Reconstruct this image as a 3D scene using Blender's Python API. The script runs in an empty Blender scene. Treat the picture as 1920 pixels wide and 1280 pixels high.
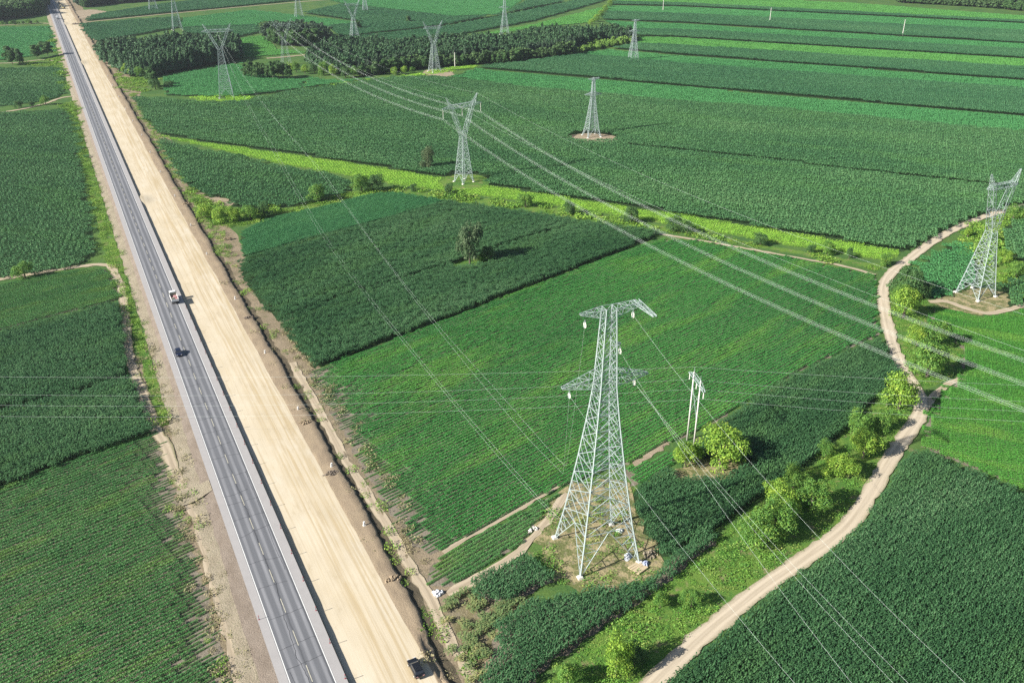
import bpy, bmesh, math, random
import numpy as np
from mathutils import Vector, Matrix
from mathutils.geometry import tessellate_polygon

# ------------------------------------------------------------------ scene, camera, light
sc = bpy.context.scene
FPX, YH, CH = 1650.0, -180.0, 125.0          # focal length (px of a 1920 wide frame), horizon row, flying height
PITCH = math.atan((640 - YH) / FPX)
cam = bpy.data.cameras.new('camera'); cam_o = bpy.data.objects.new('camera', cam)
sc.collection.objects.link(cam_o); sc.camera = cam_o
cam.sensor_width = 36; cam.lens = FPX / 1920 * 36; cam.clip_start = 1; cam.clip_end = 20000
cam_o.location = (0, 0, CH); cam_o.rotation_euler = (math.pi / 2 - PITCH, 0, 0)

SUN_EL = math.radians(30); SHADOW_AZ = math.radians(27)      # shadows run towards +X, a little +Y
w = bpy.data.worlds.new('World'); sc.world = w; w.use_nodes = True
nt = w.node_tree
sky = nt.nodes.new('ShaderNodeTexSky'); sky.sky_type = 'NISHITA'; sky.sun_disc = False
sky.sun_elevation = SUN_EL
sun_dir = Vector((-math.cos(SHADOW_AZ) * math.cos(SUN_EL), -math.sin(SHADOW_AZ) * math.cos(SUN_EL), math.sin(SUN_EL)))
sky.sun_rotation = math.atan2(sun_dir.x, sun_dir.y)
bg = nt.nodes['Background']; bg.inputs['Strength'].default_value = 0.055
nt.links.new(sky.outputs['Color'], bg.inputs['Color'])
sl = bpy.data.lights.new('sun', 'SUN'); sl.energy = 5.0; sl.angle = math.radians(0.5); sl.color = (1, 0.95, 0.86)
so = bpy.data.objects.new('sun', sl); sc.collection.objects.link(so)
so.rotation_euler = sun_dir.to_track_quat('Z', 'Y').to_euler()
vs = sc.view_settings; vs.view_transform = 'Standard'; vs.look = 'None'; vs.gamma = 1; vs.exposure = 1.0
vs.use_curve_mapping = False
sc.render.engine = 'CYCLES'
sc.cycles.use_denoising = False
sc.cycles.max_bounces = 5; sc.cycles.diffuse_bounces = 2; sc.cycles.glossy_bounces = 2
sc.cycles.transmission_bounces = 3; sc.cycles.transparent_max_bounces = 6; sc.cycles.volume_bounces = 0
sc.render.filter_size = 1.3

rng = np.random.default_rng(7)
random.seed(7)
C = sc.collection
CP, SP = math.cos(PITCH), math.sin(PITCH)

def G(x, y, z=0.0):
    """ground point (height z) seen at photograph pixel x, y"""
    u, v = x - 960, y - 640
    t = (CH - z) / (FPX * SP + v * CP)
    return np.array([u * t, (FPX * CP - v * SP) * t])

def zc(X, Y, Z=0): return Y * CP + (CH - Z) * SP
def mpp(x, y):
    g = G(x, y); return zc(*g) / FPX

# ------------------------------------------------------------------ small helpers
def tag(o, label=None, cat=None, group=None, kind=None):
    if label: o['label'] = label
    if cat: o['category'] = cat
    if group: o['group'] = group
    if kind: o['kind'] = kind
    return o

def link(o, parent=None):
    C.objects.link(o)
    if parent is not None: o.parent = parent
    return o

def empty(name, loc=(0, 0, 0), rz=0.0):
    o = bpy.data.objects.new(name, None); C.objects.link(o)
    o.location = loc; o.rotation_euler = (0, 0, rz); o.empty_display_size = 0.5
    return o

def np_mesh(name, V, F, mat=None, smooth=False, uv=None):
    """V (n,3); F (m,k) equal sized faces, or list of lists"""
    me = bpy.data.meshes.new(name)
    V = np.asarray(V, dtype=np.float32)
    if isinstance(F, np.ndarray):
        k = F.shape[1]
        me.vertices.add(len(V)); me.vertices.foreach_set('co', V.ravel())
        me.loops.add(F.size); me.loops.foreach_set('vertex_index', F.astype(np.int32).ravel())
        me.polygons.add(len(F)); me.polygons.foreach_set('loop_start', np.arange(0, F.size, k, dtype=np.int32))
        me.update(calc_edges=True)
    else:
        me.from_pydata([tuple(map(float, v)) for v in V], [], F)
    if uv is not None:
        lay = me.uv_layers.new(name='UVMap')
        idx = np.zeros(len(me.loops), dtype=np.int32); me.loops.foreach_get('vertex_index', idx)
        lay.data.foreach_set('uv', np.asarray(uv, dtype=np.float32)[idx].ravel())
    if mat: me.materials.append(mat)
    if smooth: me.polygons.foreach_set('use_smooth', np.ones(len(me.polygons), dtype=bool))
    me.validate()
    return me

def mobj(name, me, parent=None, loc=None, rz=None):
    o = bpy.data.objects.new(name, me); link(o, parent)
    if loc is not None: o.location = loc
    if rz is not None: o.rotation_euler = (0, 0, rz)
    return o

class MB:
    """collects boxes, prisms, bars and lathes into one mesh"""
    def __init__(s): s.v = []; s.f = []
    def add(s, V, F):
        b = len(s.v); s.v += [tuple(map(float, q)) for q in V]; s.f += [[i + b for i in q] for q in F]; return s
    def box(s, c, d, top=(1, 1), rz=0.0):
        cx, cy, cz_ = c; hx, hy, hz = d[0] / 2, d[1] / 2, d[2] / 2; V = []
        for z, k in ((-hz, (1, 1)), (hz, top)):
            for x, y in ((-1, -1), (1, -1), (1, 1), (-1, 1)):
                px, py = x * hx * k[0], y * hy * k[1]
                V.append((cx + px * math.cos(rz) - py * math.sin(rz), cy + px * math.sin(rz) + py * math.cos(rz), cz_ + z))
        return s.add(V, [[3, 2, 1, 0], [4, 5, 6, 7], [0, 1, 5, 4], [1, 2, 6, 5], [2, 3, 7, 6], [3, 0, 4, 7]])
    def bar(s, p, q, t, t2=None, n=4):
        p, q = np.array(p, float), np.array(q, float); d = q - p; L = np.linalg.norm(d)
        if L < 1e-6: return s
        d /= L; a = np.cross(d, (0, 0, 1) if abs(d[2]) < .95 else (1, 0, 0)); a /= np.linalg.norm(a); b = np.cross(d, a)
        t2 = t if t2 is None else t2; V = []
        for e, r in ((p, t / 2), (q, t2 / 2)):
            for k in range(n):
                an = 2 * math.pi * (k + .5) / n; V.append(e + (a * math.cos(an) + b * math.sin(an)) * r * 1.2)
        F = [[k, (k + 1) % n, n + (k + 1) % n, n + k] for k in range(n)]
        return s.add(V, F + [list(range(n - 1, -1, -1)), list(range(n, 2 * n))])
    def lathe(s, c, prof, axis='z', n=14):
        V = []; F = []
        for r, h in prof:
            for k in range(n):
                a = 2 * math.pi * k / n; x, y = r * math.cos(a), r * math.sin(a)
                V.append({'z': (c[0] + x, c[1] + y, c[2] + h), 'y': (c[0] + x, c[1] + h, c[2] + y), 'x': (c[0] + h, c[1] + x, c[2] + y)}[axis])
        for i in range(len(prof) - 1):
            for k in range(n):
                F.append([i * n + k, i * n + (k + 1) % n, (i + 1) * n + (k + 1) % n, (i + 1) * n + k])
        F += [list(range(n - 1, -1, -1)), list(range((len(prof) - 1) * n, len(prof) * n))]
        return s.add(V, F)
    def prism(s, prof, x0, x1):
        """prof: (y,z) outline swept along x"""
        n = len(prof); V = [(x0, y, z) for y, z in prof] + [(x1, y, z) for y, z in prof]
        return s.add(V, [[k, (k + 1) % n, n + (k + 1) % n, n + k] for k in range(n)] + [list(range(n - 1, -1, -1)), list(range(n, 2 * n))])
    def build(s, name, mat, parent=None, bevel=0.0, smooth=False):
        me = np_mesh(name, s.v, s.f, mat)
        if bevel or True:
            bm = bmesh.new(); bm.from_mesh(me)
            bmesh.ops.recalc_face_normals(bm, faces=bm.faces)
            if bevel:
                bmesh.ops.bevel(bm, geom=list(bm.edges), offset=bevel, segments=2, affect='EDGES', profile=.6)
            bm.to_mesh(me); bm.free()
        if smooth: me.polygons.foreach_set('use_smooth', np.ones(len(me.polygons), dtype=bool))
        return mobj(name, me, parent)

# ------------------------------------------------------------------ materials
def new_mat(name):
    m = bpy.data.materials.new(name); m.use_nodes = True; t = m.node_tree
    for n in list(t.nodes):
        if n.type != 'OUTPUT_MATERIAL': t.nodes.remove(n)
    return m, t, t.nodes['Material Output'] if 'Material Output' in t.nodes else t.nodes[0]

class NB:
    def __init__(s, t): s.t = t
    def n(s, ty, **kw):
        o = s.t.nodes.new(ty)
        for k, v in kw.items(): setattr(o, k, v)
        return o
    def l(s, a, b): s.t.links.new(a, b)
    def val(s, sock, x):
        if hasattr(x, 'is_output') or isinstance(x, bpy.types.NodeSocket): s.l(x, sock)
        elif isinstance(x, (tuple, list)): sock.default_value = (*x, 1) if len(x) == 3 and sock.type == 'RGBA' else x
        else: sock.default_value = x
    def math(s, op, a, b=None, c=None):
        o = s.n('ShaderNodeMath', operation=op)
        for i, x in enumerate((a, b, c)):
            if x is not None: s.val(o.inputs[i], x)
        return o.outputs[0]
    def mix(s, f, a, b):
        o = s.n('ShaderNodeMix', data_type='RGBA')
        s.val(o.inputs[0], f); s.val(o.inputs[6], a); s.val(o.inputs[7], b)
        return o.outputs[2]
    def step(s, x, lo, hi, a=0.0, b=1.0):
        o = s.n('ShaderNodeMapRange', interpolation_type='SMOOTHSTEP')
        s.val(o.inputs[0], x); o.inputs[1].default_value = lo; o.inputs[2].default_value = hi
        o.inputs[3].default_value = a; o.inputs[4].default_value = b
        return o.outputs[0]
    def pos(s): return s.n('ShaderNodeNewGeometry').outputs['Position']
    def uv(s): return s.n('ShaderNodeUVMap').outputs[0]
    def mapping(s, vec, rot=0.0, scale=(1, 1, 1)):
        o = s.n('ShaderNodeMapping', vector_type='TEXTURE')
        s.l(vec, o.inputs[0]); o.inputs['Rotation'].default_value = (0, 0, rot)
        o.inputs['Scale'].default_value = scale
        return o.outputs[0]
    def noise(s, vec, scale, detail=3.0, rough=.55, col=False):
        o = s.n('ShaderNodeTexNoise'); s.l(vec, o.inputs['Vector']); o.inputs['Scale'].default_value = scale
        o.inputs['Detail'].default_value = detail; o.inputs['Roughness'].default_value = rough
        return o.outputs[1 if col else 0]
    def sep(s, v):
        o = s.n('ShaderNodeSeparateXYZ'); s.l(v, o.inputs[0]); return o.outputs
    def bump(s, h, strength, dist=.1):
        o = s.n('ShaderNodeBump'); s.l(h, o.inputs['Height']); o.inputs['Strength'].default_value = strength
        o.inputs['Distance'].default_value = dist; return o.outputs[0]
    def bsdf(s, col, rough=.8, spec=.2, metal=0.0, normal=None):
        b = s.n('ShaderNodeBsdfPrincipled'); s.val(b.inputs['Base Color'], col); s.val(b.inputs['Roughness'], rough)
        b.inputs['Specular IOR Level'].default_value = spec; b.inputs['Metallic'].default_value = metal
        if normal is not None: s.l(normal, b.inputs['Normal'])
        return b.outputs[0]

def plain(name, col, rough=.6, spec=.3, metal=0.0, vary=.12, nscale=3.0):
    m, t, out = new_mat(name); b = NB(t)
    f = b.noise(b.pos(), nscale, 3)
    c = b.mix(f, tuple(x * (1 - vary * 1.6) for x in col), tuple(min(1, x * (1 + vary * 1.6)) for x in col))
    b.l(b.bsdf(c, rough, spec, metal), out.inputs[0]); return m

GAIN = {'corn_leaves': 1.45, 'corn_leaves_far': 1.5, 'corn_leaves_plain': 1.4, 'soy_leaves': 1.8, 'soy_leaves_left': 1.9, 'soy_leaves_wedge': 1.85, 'bush_leaves_green': 1.8, 'willow_leaves_bright': 1.75, 'soy_leaves_right': 1.45, 'soy_leaves_far': 1.75, 'soy_leaves_bright': 1.7, 'yellow_crop': 2.0, 'verge_grass': 1.75, 'verge_grass_left': 1.55, 'pine_needles': 1.4, 'pine_needles_dark': 1.3, 'mixed_leaves': 1.35}
def leaf_mat(name, dark, mid, light, rot=0.0, patch=28.0, stretch=3.0, yellow=None, trans=.25, rough=.6, spec=.25):
    """foliage: world space patches drawn out along the rows, every leaf its own shade"""
    m, t, out = new_mat(name); b = NB(t); q = GAIN.get(name, 1.6)
    dark, mid, light = [tuple(min(.6, x * q) for x in c_) for c_ in (dark, mid, light)]
    if yellow: yellow = tuple(min(.6, x * q) for x in yellow)
    g = b.n('ShaderNodeNewGeometry'); P = g.outputs['Position']
    v = b.mapping(P, rot, (patch * stretch, patch, patch))
    f1 = b.noise(v, 1.0, 4, .6)
    f2 = b.noise(P, 1 / 2.6, 2, .5)
    isl = g.outputs['Random Per Island']
    a = b.math('MULTIPLY_ADD', isl, .42, b.math('MULTIPLY_ADD', f1, .85, b.math('MULTIPLY', f2, .25)))
    c1 = b.mix(b.step(a, .45, .85), dark, mid)
    c2 = b.mix(b.step(a, .78, 1.2), c1, light)
    if yellow:
        f3 = b.noise(b.mapping(P, rot, (patch * 1.6, patch * .35, patch)), 1.0, 3, .6)
        c2 = b.mix(b.math('MULTIPLY', b.step(f3, .48, .7), b.step(isl, -.3, .9)), c2, yellow)
    d = b.bsdf(c2, rough, spec)
    tr = b.n('ShaderNodeBsdfTranslucent'); b.l(c2, tr.inputs['Color'])
    mx = b.n('ShaderNodeMixShader'); mx.inputs[0].default_value = trans
    b.l(d, mx.inputs[1]); b.l(tr.outputs[0], mx.inputs[2]); b.l(mx.outputs[0], out.inputs[0])
    return m

def ground_mat(name, cols, scale=.12, fine=1.6, bump=.5, rot=0.0, stretch=1.0, th=((.42, .52), (.5, .62))):
    """two or three ground covers broken up by noise"""
    m, t, out = new_mat(name); b = NB(t); P = b.pos()
    v = b.mapping(P, rot, (stretch, 1, 1)) if stretch != 1.0 else P
    n1 = b.noise(v, scale, 6, .65); n2 = b.noise(v, scale * 2.7, 5, .6); n3 = b.noise(P, fine, 4, .7)
    k = b.math('MULTIPLY_ADD', b.math('SUBTRACT', n3, .5), .45, n1)
    c = b.mix(b.step(k, *th[0]), cols[0], cols[1])
    if len(cols) > 2:
        k2 = b.math('MULTIPLY_ADD', b.math('SUBTRACT', n3, .5), .4, n2)
        c = b.mix(b.step(k2, *th[1]), c, cols[2])
    sp = b.noise(P, fine * 2.6, 2, .6)
    c = b.mix(b.step(sp, .3, .75), b.mix(.45, c, tuple(x * .35 for x in cols[0])), c)
    b.l(b.bsdf(c, .95, .05, 0, b.bump(n3, bump, .25)), out.inputs[0]); return m

M = {}
M['ground'] = ground_mat('meadow_ground', [(.07, .15, .045), (.11, .19, .05), (.24, .215, .12)], .05, .9, .6, th=((.4, .6), (.6, .74)))
M['verge'] = ground_mat('grass_verge', [(.085, .19, .04), (.15, .25, .05), (.27, .24, .12)], .13, 1.5, .7, th=((.4, .55), (.56, .68)))
M['dryverge'] = ground_mat('dry_verge', [(.33, .265, .185), (.26, .215, .14), (.09, .13, .045)], .15, 1.7, .7, th=((.42, .58), (.6, .7)))
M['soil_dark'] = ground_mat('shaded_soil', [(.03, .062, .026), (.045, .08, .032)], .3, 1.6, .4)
M['soil'] = ground_mat('field_soil', [(.19, .165, .125), (.27, .235, .185)], .1, 2.0, .6)
M['bare'] = ground_mat('bare_earth', [(.4, .325, .235), (.33, .27, .19), (.17, .15, .08)], .2, 2.2, .6, th=((.4, .6), (.62, .72)))
M['straw'] = ground_mat('trampled_stalks', [(.4, .335, .19), (.13, .16, .055), (.3, .26, .17)], .3, 1.8, .8, th=((.42, .55), (.55, .66)))
M['straw_field'] = ground_mat('thin_field_soil', [(.24, .21, .12), (.17, .16, .08), (.28, .235, .165)], .12, 2.0, .7)

RAZ = math.radians(116.95)                     # road direction
RD = np.array([math.cos(RAZ), math.sin(RAZ)]); RN = np.array([RD[1], -RD[0]])
RZ = 1.5                                       # height of the old carriageway
R0 = G(544, 1280, RZ)                          # left edge line, bottom of the picture
def road_pt(s, l): return R0 + RN * s + RD * l
def road_sl(p):
    d = np.asarray(p) - R0; return float(d @ RN), float(d @ RD)

def asphalt_mat():
    m, t, out = new_mat('worn_asphalt'); b = NB(t); uv = b.uv(); u, v, _ = b.sep(uv)
    P = b.pos()
    big = b.noise(b.mapping(uv, 0, (1.2, 28, 1)), 1, 4, .6); fine = b.noise(P, 6, 3, .6)
    c = b.mix(big, (.105, .11, .122), (.18, .185, .2))
    tr = None                                    # four pale wheel tracks
    for ctr in (1.05, 2.85, 4.65, 6.4):
        d = b.math('ABSOLUTE', b.math('SUBTRACT', u, ctr)); k = b.step(d, .1, .55, 1, 0)
        tr = k if tr is None else b.math('MAXIMUM', tr, k)
    tr = b.math('MULTIPLY', tr, b.step(b.noise(b.mapping(uv, 0, (1.5, 22, 1)), 1, 3), .25, .7, .35, .95))
    c = b.mix(tr, c, (.285, .288, .305))
    dk = None
    for ctr in (3.65, 6.98):                     # sealed joints
        k = b.step(b.math('ABSOLUTE', b.math('SUBTRACT', b.math('MULTIPLY_ADD', b.noise(b.mapping(uv, 0, (99, 3, 1)), 1, 3), .5, u), ctr + .25)), .03, .26, 1, 0)
        dk = k if dk is None else b.math('MAXIMUM', dk, k)
    c = b.mix(b.math('MULTIPLY', dk, .55), c, (.055, .058, .065))
    c = b.mix(b.math('MULTIPLY', b.step(fine, .35, .75), .25), c, (.1, .1, .105))
    b.l(b.bsdf(c, .75, .25, 0, b.bump(fine, .25, .02)), out.inputs[0]); return m
M['asphalt'] = asphalt_mat()

def shoulder_mat():
    m, t, out = new_mat('pale_shoulder'); b = NB(t); P = b.pos()
    n = b.noise(P, .5, 5, .65); f = b.noise(P, 5, 3, .6)
    c = b.mix(n, (.32, .308, .305), (.40, .385, .378)); c = b.mix(b.math('MULTIPLY', b.step(f, .45, .8), .3), c, (.25, .235, .225))
    b.l(b.bsdf(c, .9, .1, 0, b.bump(f, .3, .03)), out.inputs[0]); return m
M['shoulder'] = shoulder_mat()

def sand_mat():
    m, t, out = new_mat('graded_sand'); b = NB(t); uv = b.uv(); u, v, _ = b.sep(uv); P = b.pos()
    st = b.noise(b.mapping(uv, 0, (.9, 60, 1)), 1, 5, .62)       # streaks along the roadbed
    st2 = b.noise(b.mapping(uv, 0, (.28, 90, 1)), 1, 3, .6)
    big = b.noise(b.mapping(uv, 0, (7, 26, 1)), 1, 4, .6); fine = b.noise(P, 4, 4, .7)
    c = b.mix(b.step(big, .3, .7), (.52, .445, .32), (.59, .52, .40))
    k = b.math('MULTIPLY', b.step(st, .44, .62), b.step(u, 12.5, 17.5))
    c = b.mix(b.math('MULTIPLY', k, .75), c, (.43, .335, .195))
    c = b.mix(b.math('MULTIPLY', b.step(st2, .52, .7), .35), c, (.45, .36, .21))
    pale = b.noise(b.mapping(uv, 0, (4, 14, 1)), 1, 3, .5)
    c = b.mix(b.math('MULTIPLY', b.step(pale, .55, .75), .5), c, (.62, .565, .465))
    damp = b.noise(b.mapping(uv, 0, (3.2, 9, 1)), 1, 5, .65)
    c = b.mix(b.math('MULTIPLY', b.step(damp, .56, .72), .55), c, (.40, .325, .21))
    wv = b.n('ShaderNodeTexWave', wave_type='BANDS', bands_direction='X'); b.l(b.mapping(uv, .012, (3.1, 1, 1)), wv.inputs['Vector']); wv.inputs['Scale'].default_value = .5; wv.inputs['Distortion'].default_value = 1.5; wv.inputs['Detail'].default_value = 2; wv.inputs['Detail Scale'].default_value = .05
    rut = b.math('MULTIPLY', b.step(wv.outputs[1], .8, 1.0), b.step(b.noise(b.mapping(uv, 0, (5, 40, 1)), 1, 2), .4, .65))
    c = b.mix(b.math('MULTIPLY', rut, .6), c, (.42, .34, .22))
    c = b.mix(b.math('MULTIPLY', b.step(fine, .5, .8), .18), c, (.38, .3, .18))
    h = b.math('MULTIPLY_ADD', st, .7, b.math('MULTIPLY', fine, .35))
    b.l(b.bsdf(c, .95, .05, 0, b.bump(h, .35, .08)), out.inputs[0]); return m
M['sand'] = sand_mat()

def slope_mat(name, c1, c2, c3, fine=3.0, bump=.9):
    m, t, out = new_mat(name); b = NB(t); uv = b.uv(); P = b.pos()
    n = b.noise(b.mapping(uv, 0, (2.5, 5, 1)), 1, 5, .65); f = b.noise(P, fine, 4, .75); g = b.noise(P, .25, 4, .6)
    c = b.mix(b.step(n, .35, .65), c1, c2); c = b.mix(b.math('MULTIPLY', b.step(f, .42, .7), .6), c, c3)
    c = b.mix(b.math('MULTIPLY', b.step(g, .5, .7), .4), c, c2)
    b.l(b.bsdf(c, .97, .04, 0, b.bump(f, bump, .3)), out.inputs[0]); return m
M['brown'] = slope_mat('brown_spoil', (.30, .235, .165), (.36, .285, .195), (.22, .17, .12), 3.0, .45)
M['gravel'] = slope_mat('dark_gravel_bank', (.2, .165, .135), (.25, .21, .175), (.11, .09, .075), 4.0)
M['tan'] = slope_mat('tan_bank', (.29, .245, .185), (.335, .29, .22), (.13, .14, .07))
M['ditch'] = slope_mat('ditch_soil_bank_shade', (.09, .075, .055), (.14, .115, .08), (.05, .06, .03))  # dark ditch soil, also lends the road bank its painted shade

def track_mat(name, c1, c2, half):
    m, t, out = new_mat(name); b = NB(t); uv = b.uv(); u, v, _ = b.sep(uv); P = b.pos()
    n = b.noise(b.mapping(uv, 0, (.6, 14, 1)), 1, 4, .6); f = b.noise(P, 3, 4, .7); g = b.noise(P, .16, 3, .6)
    c = b.mix(b.step(n, .35, .65), c1, c2)
    d = b.math('ABSOLUTE', b.math('SUBTRACT', b.math('ABSOLUTE', u), .85)); rut = b.step(d, .15, .5, 1, 0)
    c = b.mix(b.math('MULTIPLY', rut, .5), c, tuple(x * 1.22 for x in c2))
    e = b.math('MULTIPLY_ADD', b.math('SUBTRACT', f, .5), 1.6, b.math('ABSOLUTE', u))
    c = b.mix(b.math('MULTIPLY', b.step(e, half * .62, half * 1.02), .75), c, (.15, .16, .07))
    c = b.mix(b.math('MULTIPLY', b.step(f, .5, .75), .25), c, tuple(x * .6 for x in c1))
    b.l(b.bsdf(c, .95, .05, 0, b.bump(n, .4, .1)), out.inputs[0]); return m

PAINT_W = plain('white_road_paint', (.72, .72, .70), .7, .2, vary=.15, nscale=2)
PAINT_Y = plain('faded_lane_paint', (.46, .44, .36), .7, .2, vary=.3, nscale=2)
STEEL = plain('galvanised_steel', (.39, .46, .462), .5, .35, .15, vary=.08, nscale=1)
STEEL_FAR = STEEL
CONC = plain('white_concrete', (.62, .6, .56), .85, .1)
WIREM = plain('bare_aluminium_wire', (.70, .78, .74), .5, .3, .1, vary=.03)
CRACK = plain('crack_sealant', (.045, .047, .052), .6, .3)
BARK = plain('bark', (.12, .1, .08), .9, .1)

# ------------------------------------------------------------------ polygons, sheets, ribbons
def poly_ground(px, z=0.0): return np.array([G(x, y, z) for x, y in px])

def inside(P, poly):
    x, y = P[:, 0], P[:, 1]; r = np.zeros(len(P), bool); n = len(poly)
    for i in range(n):
        x1, y1 = poly[i]; x2, y2 = poly[(i + 1) % n]
        c = ((y1 > y) != (y2 > y))
        with np.errstate(divide='ignore', invalid='ignore'):
            xi = (x2 - x1) * (y - y1) / (y2 - y1 + 1e-12) + x1
        r ^= c & (x < xi)
    return r

def dist_poly(P, line):
    d = np.full(len(P), 1e9)
    for a, b in zip(line[:-1], line[1:]):
        ab = b - a; t = np.clip(((P - a) @ ab) / (ab @ ab + 1e-9), 0, 1)
        d = np.minimum(d, np.linalg.norm(P - (a + t[:, None] * ab), axis=1))
    return d

def rough_outline(poly, amp=.5, step=2.5, seed=0):
    r = np.random.default_rng(seed); out = []
    n = len(poly)
    for i in range(n):
        a, b = poly[i], poly[(i + 1) % n]; L = np.linalg.norm(b - a); k = max(1, min(120, int(L / step)))
        nrm = np.array([-(b - a)[1], (b - a)[0]]) / (L + 1e-9)
        for j in range(k): out.append(a + (b - a) * j / k + nrm * r.normal() * amp * (0 if j == 0 else 1))
    return np.array(out)

_sheet_z = [0.004]
def sheet(name, poly, mat, label=None, rough=0.0, z=None, kind='structure', parent=None):
    if rough: poly = rough_outline(poly, rough, max(1.2, rough * 3), len(name))
    if z is None: _sheet_z[0] += .0012; z = _sheet_z[0]
    tris = tessellate_polygon([[Vector((p[0], p[1], 0)) for p in poly]])
    V = [(p[0], p[1], z) for p in poly]
    F = []
    for a, b_, c in tris:
        n = (poly[b_] - poly[a]); m_ = (poly[c] - poly[a])
        F.append([a, b_, c] if n[0] * m_[1] - n[1] * m_[0] > 0 else [a, c, b_])
    o = mobj(name, np_mesh(name, V, F, mat), parent)
    if parent is None: tag(o, label, None, None, kind)
    return o

def smooth_line(pts, step=2.0):
    pts = [np.asarray(p, float) for p in pts]
    pts = [2 * pts[0] - pts[1]] + pts + [2 * pts[-1] - pts[-2]]; out = []
    for i in range(1, len(pts) - 2):
        p0, p1, p2, p3 = pts[i - 1:i + 3]; k = max(2, int(np.linalg.norm(p2 - p1) / step))
        for j in range(k):
            t = j / k
            out.append(.5 * ((2 * p1) + (-p0 + p2) * t + (2 * p0 - 5 * p1 + 4 * p2 - p3) * t * t + (-p0 + 3 * p1 - 3 * p2 + p3) * t ** 3))
    out.append(pts[-2]); return np.array(out)

def ribbon(name, line, width, mat, z, jit=.15, label=None, parent=None, kind='structure', seed=0):
    r = np.random.default_rng(seed); n = len(line); T = np.gradient(line, axis=0); T /= np.linalg.norm(T, axis=1)[:, None] + 1e-9
    N = np.stack([T[:, 1], -T[:, 0]], 1); L = np.concatenate([[0], np.cumsum(np.linalg.norm(np.diff(line, axis=0), axis=1))])
    wd = np.broadcast_to(np.asarray(width, float), (n,)) / 2
    us = (-1, -.5, 0, .5, 1); V = []; UV = []
    for i in range(n):
        for u in us:
            e = wd[i] * u + (r.normal() * jit if abs(u) == 1 else 0)
            V.append((*(line[i] + N[i] * e), z + (.0 if abs(u) == 1 else .03 - .04 * (abs(u) == .5)))); UV.append((wd[i] * u, L[i]))
    F = [[i * 5 + k, i * 5 + k + 1, (i + 1) * 5 + k + 1, (i + 1) * 5 + k] for i in range(n - 1) for k in range(4)]
    o = mobj(name, np_mesh(name, V, np.array(F), mat, uv=UV), parent)
    if parent is None: tag(o, label, None, None, kind)
    return o

# ------------------------------------------------------------------ base ground
sheet('ground', np.array([(-9000., -1500.), (9000., -1500.), (9000., 14000.), (-9000., 14000.)]), M['ground'], z=0.0)

# ------------------------------------------------------------------ instanced cover (crops, grass, far woods)
def cards(n, pos, size, tilt, asp=1.0, r=rng, out=None):
    """n leaf quads at pos with random facing; tilt 0 = flat, 1 = any"""
    az = r.uniform(0, 2 * math.pi, n); ti = np.arccos(1 - r.uniform(0, 1, n) * tilt)
    N = np.stack([np.sin(ti) * np.cos(az), np.sin(ti) * np.sin(az), np.cos(ti)], 1)
    if out is not None:
        N = N * .75 + out; N /= np.linalg.norm(N, axis=1)[:, None] + 1e-9
    ref = r.normal(size=(n, 3)); A = np.cross(N, ref); A /= np.linalg.norm(A, axis=1)[:, None]; B = np.cross(N, A)
    s = (np.asarray(size) * np.ones(n))[:, None] / 2
    V = np.stack([pos - A * s * asp, pos - B * s * .8, pos + A * s * asp, pos + B * s * .8], 1).reshape(-1, 3)
    return V, np.arange(4 * n).reshape(n, 4)

def patch(name, V, F):
    me = np_mesh(name, V, F); o = bpy.data.objects.new(name, me); return o

def corn_near(seed):
    """two rows, 2 m long: arching leaves"""
    r = np.random.default_rng(seed); V = []; F = []
    for y0 in (-.33, .33):
        for i in range(6):
            x0 = -1 + .333 * (i + .5) + r.normal() * .09; yy = y0 + r.normal() * .13; H = r.uniform(1.8, 2.7)
            a0 = r.uniform(0, math.pi)
            for k in range(5):
                zb = H * (.5 + .11 * k); a = a0 + math.pi * (k % 2) + r.normal() * .6; L = r.uniform(.4, .75); wd = r.uniform(.07, .14)
                d = np.array([math.cos(a), math.sin(a), 0]); q = np.array([-d[1], d[0], 0]); up = r.uniform(.15, .42)
                p0 = np.array([x0, yy, zb]); p1 = p0 + d * L * .5 + (0, 0, up); p2 = p0 + d * L + (0, 0, up - r.uniform(.1, .4))
                b = len(V); V += [p0 - q * wd * .5, p0 + q * wd * .5, p1 + q * wd, p1 - q * wd, p2 + q * wd * .4, p2 - q * wd * .4]
                F += [[b, b + 1, b + 2, b + 3], [b + 3, b + 2, b + 4, b + 5]]
    return patch('corn_plants', np.array(V), np.array(F))

def corn_far(seed, L=3.9, W=3.9, n=190):
    r = np.random.default_rng(seed)
    y = (np.floor(r.uniform(0, W / 1.3, n)) + .5) * 1.3 - W / 2 + r.normal(size=n) * .34
    P = np.stack([r.uniform(-L / 2, L / 2, n), y, 1.45 + r.uniform(0, 1.0, n) ** .6 * .95], 1)
    V, F = cards(n, P, r.uniform(.3, .68, n), .85, r=r); return patch('corn_cover', V, F)

def soy_near(seed, L=2.2, Wd=1.1, n=300, h=.85):
    r = np.random.default_rng(seed); y = r.normal(size=n) * .34; y = np.clip(y, -.55, .55)
    P = np.stack([r.uniform(-L / 2, L / 2, n), y, (h * (1 - (y / .66) ** 2)) * r.uniform(.6, 1.05, n)], 1)
    V, F = cards(n, P, r.uniform(.12, .27, n), .36, r=r); return patch('soy_plants', V, F)

def soy_far(seed, L=4.4, Wd=4.4, n=210, h=.85):
    r = np.random.default_rng(seed); row = np.floor(r.uniform(0, 4, n)); off = np.clip(r.normal(size=n) * .24, -.5, .5)
    P = np.stack([r.uniform(-L / 2, L / 2, n), (row + .5) * 1.1 - Wd / 2 + off, h * (1 - (off / .8) ** 2) * r.uniform(.5, 1, n)], 1)
    V, F = cards(n, P, r.uniform(.35, .7, n), .45, r=r); return patch('soy_cover', V, F)

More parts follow.
